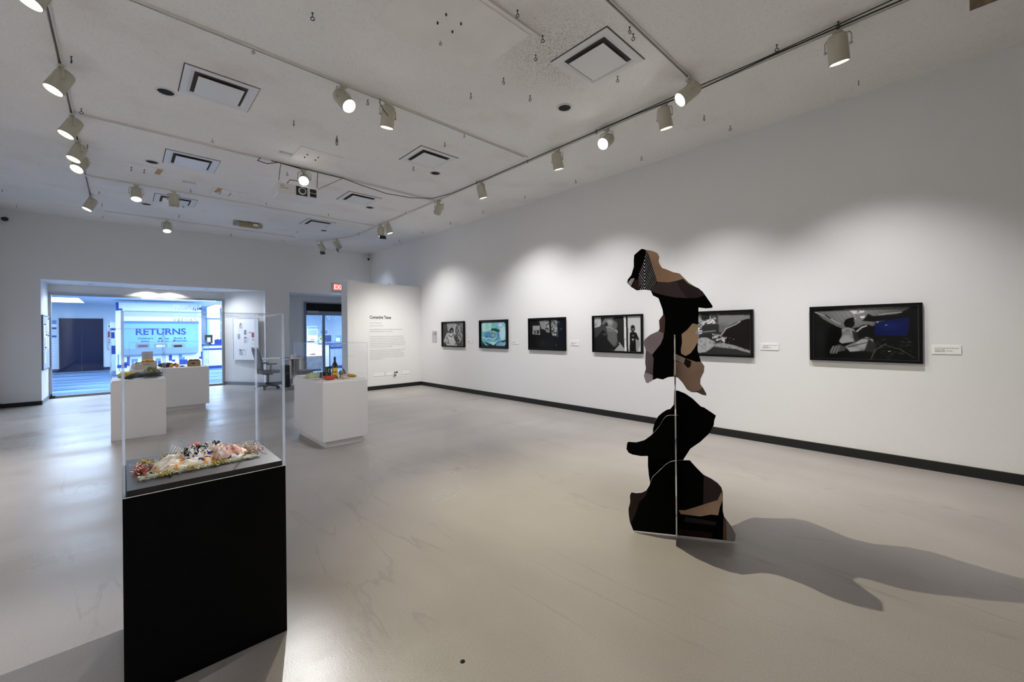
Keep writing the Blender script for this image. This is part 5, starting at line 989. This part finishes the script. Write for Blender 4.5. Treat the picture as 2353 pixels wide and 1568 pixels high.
MB().box(-.033,.033,-.022,.022,0,.165).build('tin', mat('tin_green', (.035,.07,.045), .35), r, bevel=.004); mb = MB(); mb.lathe([(.001,0),(.022,0),(.022,.002)], 20, None); o = mb.build('oval_mark', mat('oval_cream', (.55,.48,.30), .5), r, (0,-.0225,.11), rot=(PI/2,0,0)); o.scale = (1,1.3,1); MB().lathe([(.001,0),(.012,0),(.012,.0012)], 14).build('oval_centre', dark, o, (0,0,.002))
r = thing('dark_carton', 'low dark blue box standing behind the red bowl', 'box', (at2(749.5,6.14), 6.14, ZB), .3); MB().box(-.085,.06,-.03,.03,0,.085).build('carton', mat('carton_navy', (.012,.018,.035), .5), r, bevel=.002); MB().box(-.08,.055,-.034,-.03,.01,.022).build('stripe', mat('carton_teal', (.03,.08,.09), .5), r)
r = thing('red_bowl', 'glossy orange-red boat-shaped bowl in front of the wine bottle', 'bowl', (at2(757,5.80), 5.80, ZB), .05)
vs, fs = [], []; n = 28
for j, (q, z, ) in enumerate(((.02,.004),(.5,0),(.82,.02),(1.0,.052),(.94,.052),(.75,.024),(.02,.012))):
    for k_ in range(n): a_ = 2*PI*k_/n; vs.append((.10*q*math.cos(a_), .055*q*math.sin(a_), z+(.012*abs(math.cos(a_))**3 if z > .04 else 0)))
for j in range(6):
    for k_ in range(n): fs.append((j*n+k_, j*n+(k_+1)%n, (j+1)*n+(k_+1)%n, (j+1)*n+k_))
MB().add(vs, fs, None, True).build('bowl', mat('glaze_red', (.50,.045,.012), .15, coat=.6), r)
mb = MB()
for k_ in range(6): mb.ball((-.06+.022*k_,.005*(-1)**k_,.036), .014, None, 8, 6)
tag(mb.build('bowl_filling', mat('filling_dark', (.10,.05,.03), .6), None, r.location.to_tuple()), 'dark filling heaped inside the red bowl', 'food', None, 'stuff')
tag(crumple('green_cloth', at2(723,6.25), 6.25, ZB, .125, .08, .07, noise_mix(mat('soft_green', (.3,.4,.2), .85), (.32,.42,.22), (.50,.55,.38), 12), 21), 'crumpled pale green leaves at the left of the wine bottle case', 'leaves')
for i, (px, y, lb) in enumerate(((708,6.45,'pale thin tray left of the crumpled green leaves'), (730,6.0,'pale thin tray right under the crumpled green leaves'))):
    r = thing('thin_tray', lb, 'tray', (at2(px,y), y, ZB), .3+.4*i, 'pale thin trays'); MB().lathe([(.02,0),(.07,.002),(.085,.008),(.08,.008),(.02,.003)], 20).build('tray', mat('tray_pale', (.55,.50,.45), .5), r)
r = thing('lantern', 'small grey metal lantern with a leaf-shaped shade right of the bottle', 'lantern', (at2(784,5.95), 5.95, ZB)); 
MB().lathe([(.028,0),(.03,.01),(.026,.055)], 16).build('glass_jar', mat('jar_grey', (.42,.38,.38), .25), r); MB().lathe([(.033,.055),(.036,.07),(.03,.098),(.012,.105)], 16).build('lid', mat('lid_grey', (.22,.18,.19), .4, metal=.4), r); MB().tube([(.02*math.cos(PI*i/10),0,.10+.045*math.sin(PI*i/10)) for i in range(11)], .002, 5).build('handle', steel, r)
mb = MB(); mb.poly([(.015,.0,.14),(.05,-.01,.10),(.065,0,.045),(.038,0,.055)]).poly([(.015,.004,.14),(.038,.004,.055),(.065,.004,.045),(.05,.014,.10)]); mb.build('leaf_shade', mat('leaf_grey', (.16,.14,.15), .5), r)
r = thing('snack_plate', 'small plate heaped with yellow pieces at the right of the bottle case', 'plate', (at2(808,5.95), 5.95, ZB)); MB().lathe([(.02,.002),(.05,.006),(.072,.022),(.068,.024),(.045,.010),(.02,.006)], 22).build('plate', mat('plate_yellow', (.62,.40,.03), .3), r)
mb = MB(); rr_ = random.Random(77)
for _ in range(60): mb.ball((rr_.gauss(0,.024), rr_.gauss(0,.024), .018+rr_.uniform(0,.016)), rr_.uniform(.006,.010), (mat('bit_yellow', (.72,.46,.04), .6), mat('bit_amber', (.60,.30,.03), .6))[rr_.randrange(2)], 6, 5)
tag(mb.build('yellow_pieces', None, None, r.location.to_tuple()), 'heap of small yellow pieces on the plate right of the lantern', 'food', None, 'stuff')
for i, (px, y, c_, lb) in enumerate(((777,5.80,(.50,.36,.14),'golden flat biscuit in front of the lantern, leftmost'), (787,5.76,(.45,.38,.12),'olive-gold flat biscuit in front of the lantern, larger'), (796,5.82,(.62,.48,.36),'round pale pink pastry between lantern and yellow plate'), (801,5.74,(.70,.60,.40),'flat pale biscuit at the front right of the bottle case'))):
    tag(MB().ball((0,0,0), (.018,.026,.02,.022)[i], mat('biscuit_%d' % i, c_, .6), 12, 8, (1.2,1,.6), .08, random.Random(i)).build('biscuit', None, None, (at2(px,y), y, ZB+.011)), lb, 'biscuit', 'biscuits in the bottle case')
tag(crumple('pink_tissue', at2(793,6.15), 6.15, ZB, .06, .05, .05, noise_mix(mat('tissue_pink', (.6,.45,.45), .85), (.60,.48,.48), (.48,.36,.38), 20), 33), 'crumpled dusty pink tissue behind the yellow plate', 'tissue')

# ---- green bundle case
ZC = .8635
leafd = mat('dark_pods', (.03,.04,.035), .4); noise_mix(leafd, (.012,.018,.018), (.10,.12,.09), 22, 3, .45, .8)
def at3(px, y): return Kk(px, 860, y).x
mb = MB(); rr_ = random.Random(5)
for k_ in range(26):
    y = 8.50+rr_.uniform(-.07,.10); z = .012+rr_.random()*.055; x0 = rr_.uniform(-.20,-.13); x1 = rr_.uniform(.16,.24)
    mb.tube([(x0, y-8.5, z*.5+.004), (x0+.12, y-8.5+rr_.gauss(0,.012), z+.012), (x1-.12, y-8.5+rr_.gauss(0,.012), z+.012), (x1, y-8.5, z+.006)], [.004,.013,.013,.003], 7)
tag(mb.build('dark_pod_bundle', leafd, None, (at3(327,8.5), 8.5, ZC)), 'bundle of long dark green pods on the plinth behind the black plinth', 'pods', None, 'stuff')
gm = mat('fresh_leaf', (.2,.25,.05), .6); noise_mix(gm, (.10,.12,.02), (.55,.55,.30), 26, 4, .42, .72)
tag(crumple('leafy_greens', at3(347,8.68), 8.68, ZC+.03, .11, .08, .10, gm, 41, fold=9), 'heap of olive leafy greens behind the dark pod bundle', 'greens')
r = thing('yellow_bag', 'yellow and cream wrapped bag leaning left of the dark pod bundle', 'bag', (at3(291,8.62), 8.62, ZC), .3)
ym = mat('bag_yellow', (.6,.5,.05), .5); noise_mix(ym, (.70,.56,.04), (.40,.34,.05), 9, 2, .4, .7)
MB().ball((0,0,.055), .085, None, 18, 12, (1.25,.75,.62), .04, random.Random(2)).build('yellow_side', ym, r); MB().ball((-.012,-.03,.035), .075, None, 18, 10, (1.35,.7,.42), .08, random.Random(6)).build('cream_wrapper', noise_mix(mat('wrapper', (.5,.45,.3), .6), (.16,.14,.07), (.60,.56,.40), 24, 3, .4, .6), r)
mb = MB(); mb.tube([(-.06,0,.08),(-.075,.02,.13),(-.078,.02,.16)], .003, 5); mb.build('tie', steel, r)

# ---- wide case: crate, sign, bag, box
ZD = .8625
def at4(px, y=10.9): return Kk(px, 840, y).x
cratem = mat('crate_cream', (.66,.58,.47), .6)
r = thing('fruit_crate', 'small cream slatted crate holding orange-yellow fruit', 'crate', (at4(336,10.82), 10.82, ZD)); w2, d2, h2 = .155, .10, .135
mb = MB(); mb.box(-w2,w2,-d2,d2,0,.01)
for sy in (-1,1):
    for z_ in (.01,.055,.10): mb.box(-w2,w2,sy*d2-.004,sy*d2+.004,z_,z_+.032)
for sx in (-1,1):
    for z_ in (.01,.055,.10): mb.box(sx*w2-.004,sx*w2+.004,-d2,d2,z_,z_+.032)
mb.build('slats', cratem, r); 
for sx in (-1,1):
    for sy in (-1,1): MB().box(sx*(w2-.012)-.012,sx*(w2-.012)+.012,sy*(d2-.012)-.012,sy*(d2-.012)+.012,0,.15).build('corner_post', cratem, r)
MB().box(-.05,.05,-d2-.006,-d2-.004,.085,.10).build('handle_slot', mat('slot_brown', (.30,.22,.12), .6), r)
fruit = mat('fruit_gold', (.65,.36,.05), .5); noise_mix(fruit, (.70,.42,.08), (.62,.28,.03), 10, 2)
for i, (dx, dy, dz) in enumerate(((-.045,-.03,.145),(.0,-.02,.16),(.045,-.035,.150),(.075,.02,.145),(.015,.035,.160))):
    tag(MB().ball((0,0,0), .035, fruit, 16, 10, (1.1,1,.9)).build('golden_fruit', None, None, (r.location.x+dx+.01, r.location.y+dy, ZD+dz)), ('golden fruit at the left front of the crate','golden fruit at the middle front of the crate','golden fruit at the right front of the crate','golden fruit at the far right of the crate','golden fruit topmost at the back of the crate')[i], 'fruit', 'fruit in the crate')
tag(crumple('white_tissue', at4(310,10.85), 10.85, ZD, .065, .08, .10, mat('tissue_white', (.80,.82,.86), .8), 51), 'crumpled white paper left of the cream crate', 'paper')
r = thing('text_card', 'upright pale card with small print behind the cream crate', 'card', (at4(339,11.05), 11.05, ZD)); MB().box(-.085,.085,-.002,.002,.0,.33).build('card', mat('card_lilac', (.55,.56,.62), .7), r)
mb = MB(); rr_ = random.Random(2)
mb.box(-.02,.02,-.004,-.002,.305,.312)
for k_ in range(8): mb.box(-.05,rr_.uniform(0,.05),-.004,-.002,.27-.02*k_,.274-.02*k_)
mb.build('print_lines', inkg, r); MB().box(-.09,.09,-.03,.03,0,.012).build('stand', paper, r)
navyc = mat('navy_fruit', (.015,.025,.07), .25); noise_mix(navyc, (.02,.035,.10), (.004,.006,.02), 7, 2)
r = thing('navy_bag', 'dark blue rounded bundle lying between the crate and the oranges', 'bundle', (at4(381), 10.9, ZD)); MB().ball((0,0,.05), .065, None, 20, 12, (2.0,1.0,.78), .02, random.Random(2)).build('bundle', navyc, r); MB().ball((-.02,-.04,.095), .02, None, 10, 6, (1.8,.6,.4), .1, random.Random(4)).build('pale_highlight', mat('highlight_white', (.7,.72,.75), .6), r)  # the small pale blob stands in for a highlight on the bundle
for i, (px, lb) in enumerate(((394.5,'left orange, half under a dark leaf, beside the blue bundle'), (406.5,'right orange, alone right of the dark leaves'))):
    r = thing('orange', lb, 'orange', (at4(px,10.85), 10.85, ZD), 0, 'oranges in the wide case'); MB().ball((0,0,.036), .038, None, 16, 12, (1,1,.95)).build('fruit', mat('orange_peel', (.70,.28,.02), .4), r); MB().ball((0,0,.072), .006, None, 8, 6).build('stem_end', mat('stem_end', (.1,.1,.02), .7), r)
mb = MB()
for (x0,z0,x1,z1,w_) in ((0,.03,-.05,.09,.02),(0,.03,.035,.10,.018),(0,.02,.0,.08,.02),(.01,.02,.06,.045,.014)):
    a = Vector((x0,0,z0)); b2 = Vector((x1,0,z1)); s_ = (b2-a).cross(Vector((0,1,0))).normalized()*w_; mb.poly([a, (a+b2)/2+s_, b2, (a+b2)/2-s_]).poly([a+Vector((0,.004,0)), (a+b2)/2-s_+Vector((0,.004,0)), b2+Vector((0,.004,0)), (a+b2)/2+s_+Vector((0,.004,0))])
tag(mb.build('dark_leaves', leafd, None, (at4(400,10.84), 10.84, ZD)), 'pointed dark leaves sticking up between the two oranges', 'leaves')
tag(MB().ball((0,0,0), .03, navyc, 14, 8, (1.6,.8,.45)).build('navy_pod', None, None, (at4(418,10.9), 10.9, ZD+.0135)), 'small dark blue pod right of the oranges', 'pod')
r = thing('cardboard_box', 'brown cardboard box with a hand hole, filled with dark round fruit', 'box', (at4(445.5,10.9), 10.9, ZD)); cb_ = mat('cardboard', (.34,.20,.08), .7); mb = MB()
w2, d2, h2 = .105, .085, .115
for (x0,x1,y0,y1) in ((-w2,w2,-d2,-d2+.004),(-w2,w2,d2-.004,d2),(-w2,-w2+.004,-d2,d2),(w2-.004,w2,-d2,d2)): mb.box(x0,x1,y0,y1,0,h2)
mb.box(-w2,w2,-d2,d2,0,.004).box(-w2+.004,w2-.004,-d2+.004,d2-.004,.07,.074); mb.build('carton', cb_, r); o = MB().lathe([(.001,0),(.014,0),(.014,.002)], 18).build('hand_hole', hole, r, (-.02,-d2-.001,.062), rot=(PI/2,0,0)); o.scale = (2.6,1,1)
MB().box(.06,.066,-d2-.001,-d2,.04,.075).box(.08,.088,-d2-.001,-d2,.05,.08).build('print_marks', dark, r)
avo = mat('avocado', (.018,.018,.022), .5)
for i, (dx, dy) in enumerate(((-.065,-.045),(0,-.045),(.06,-.045),(-.035,.035),(.035,.035))):
    tag(MB().ball((0,0,0), .033, avo, 14, 10, (1,1,1.05)).build('dark_fruit', None, None, (r.location.x+dx, r.location.y+dy, ZD+.112)), ('dark fruit at the front left of the cardboard box','dark fruit at the front middle of the cardboard box','dark fruit at the front right of the cardboard box','dark fruit in the back row of the cardboard box, left','dark fruit in the back row of the cardboard box, right')[i], 'fruit', 'dark fruit in the cardboard box')

# ------------------------------------------------------------------ desk and chair
r = thing('desk', 'white desk against the back wall, left of the wine bottle case', 'desk', (3.25, 12.9, 0)); wl = mat('desk_white_top', (.70,.70,.72), .5)
MB().box(-.42,.45,-.36,.36,.81,.84).build('desk_top', wl, r, bevel=.003)
for x in (.14, .40): MB().box(x-.03,x+.03,-.30,.30,.06,.81).build('leg', alum if 0 else whitepl, r)
MB().box(-.02,.43,-.34,.34,0,.05).build('foot_rail', whitepl, r); MB().box(.17,.37,.28,.30,.30,.81).build('modesty_panel', wl, r)
r = thing('computer_tower', 'black computer tower standing under the white desk', 'computer', (3.29, 12.68, .05)); MB().box(-.055,.055,-.2,.2,0,.60).build('case', mat('tower_black', (.012,.014,.016), .4), r); MB().box(-.03,.03,-.204,-.2,.35,.42).build('drive_bay', mat('bay_grey', (.06,.06,.065), .4), r)
r = thing('paper_pile', 'loose papers and dark keyboard on the white desk', 'papers', (3.05, 12.75, .84)); MB().box(-.17,.10,-.12,.12,0,.012).build('papers', paper, r); MB().box(.12,.34,-.14,-.02,0,.02).build('keyboard', dark, r)
r = thing('leaflet_holder', 'clear acrylic leaflet holder standing on the white desk', 'holder', (3.50, 12.95, .84)); MB().box(-.10,.10,-.003,.003,.0,.26).box(-.10,.10,-.08,.08,0,.004).build('holder', acrylic, r); MB().box(-.10,-.096,-.005,.005,0,.26).box(.096,.10,-.005,.005,0,.26).build('holder_edge', acedge, r)
tag(crumple('white_tissue', 3.56, 12.72, .8405, .13, .09, .09, noise_mix(mat('tissue_grey', (.6,.6,.65), .8), (.72,.72,.76), (.20,.20,.24), 14), 61), 'crumpled white bag with dark folds at the right end of the desk', 'bag')
greyf = mat('chair_mesh', (.16,.17,.19), .7); greyd = mat('chair_plastic', (.07,.075,.085), .5)
r = thing('office_chair', 'grey swivel office chair with mesh back at the white desk', 'chair', (2.93, 13.0, 0), .12)
for k_ in range(5):
    a_ = 2*PI*k_/5+.3; c_, s_ = math.cos(a_), math.sin(a_); lg = MB().bar((0,0,.10),(.29*c_,.29*s_,.075),.045,.03).build('base_leg', greyd, r); MB().tube([(.29*c_-.025*s_,.29*s_+.025*c_,.03),(.29*c_+.025*s_,.29*s_-.025*c_,.03)], .03, 12).build('caster', dark, lg)
MB().tube([(0,0,.08),(0,0,.40)], .026, 12).build('gas_column', greyd, r); MB().box(-.10,.10,-.09,.09,.39,.43).build('mechanism', greyd, r)
vs = []; 
MB().box(-.24,.25,-.24,.24,.43,.52).build('seat', greyf, r, bevel=.04)
mb = MB(); nz, ny = 9, 7; vs = []; fs = []
prof = [(-.22,.55),(-.245,.63),(-.25,.72),(-.265,.82),(-.29,.92),(-.315,1.0),(-.335,1.07),(-.345,1.12),(-.35,1.14)]
for i, (x, z) in enumerate(prof):
    hw = .20+.03*math.sin(PI*i/8)-(.06 if i == 8 else 0)
    for j in range(ny): q = j/(ny-1)*2-1; vs.append((x+.05*q*q, hw*q, z))
for i in range(8):
    for j in range(ny-1): fs.append((i*ny+j, i*ny+j+1, (i+1)*ny+j+1, (i+1)*ny+j))
o = MB().add(vs, fs, None, True).build('backrest', greyf, r); sm = o.modifiers.new('solid', 'SOLIDIFY'); sm.thickness = .035
MB().tube([(-.05,0,.41),(-.24,0,.45),(-.29,0,.60),(-.29,0,.78)], .025, 10).build('back_bracket', greyd, r)
for s_ in (-1, 1):
    ar = MB().tube([(-.02,s_*.24,.46),(-.03,s_*.29,.50),(-.03,s_*.29,.68)], .017, 8).build('arm_support', greyd, r); MB().box(-.14,.12,s_*.29-.04,s_*.29+.04,.68,.71).build('arm_pad', greyd, r, bevel=.01)
r = thing('bench_seat', 'low dark grey upholstered bench behind the wine bottle case', 'bench', (3.55, 12.0, 0)); MB().box(-.19,.19,-.22,.22,.30,.54).build('seat_cushion', mat('bench_grey', (.085,.08,.09), .8), r, bevel=.03)
for sx in (-.15,.15):
    for sy in (-.17,.17): MB().tube([(sx,sy,0),(sx,sy,.31)], .018, 10).build('leg', dark, r)
r = thing('door_stop', 'small dark door bolt at the left foot of the glass wall', 'bolt', (OX0+.05, GY-.10, .012)); MB().box(-.04,.06,-.03,.02,0,.05).build('block', dark, r); MB().tube([(0,0,.05),(0,0,.09)], .012).build('knob', steel, r)
tag(MB().lathe([(.001,.003),(.010,.003),(.012,0)], 14).build('floor_plug', hole, None, (Fl(1063,1521).x, Fl(1063,1521).y, .0)), 'tiny black plug in the floor at the bottom middle', 'floor plug')
for q in (eye,): pass
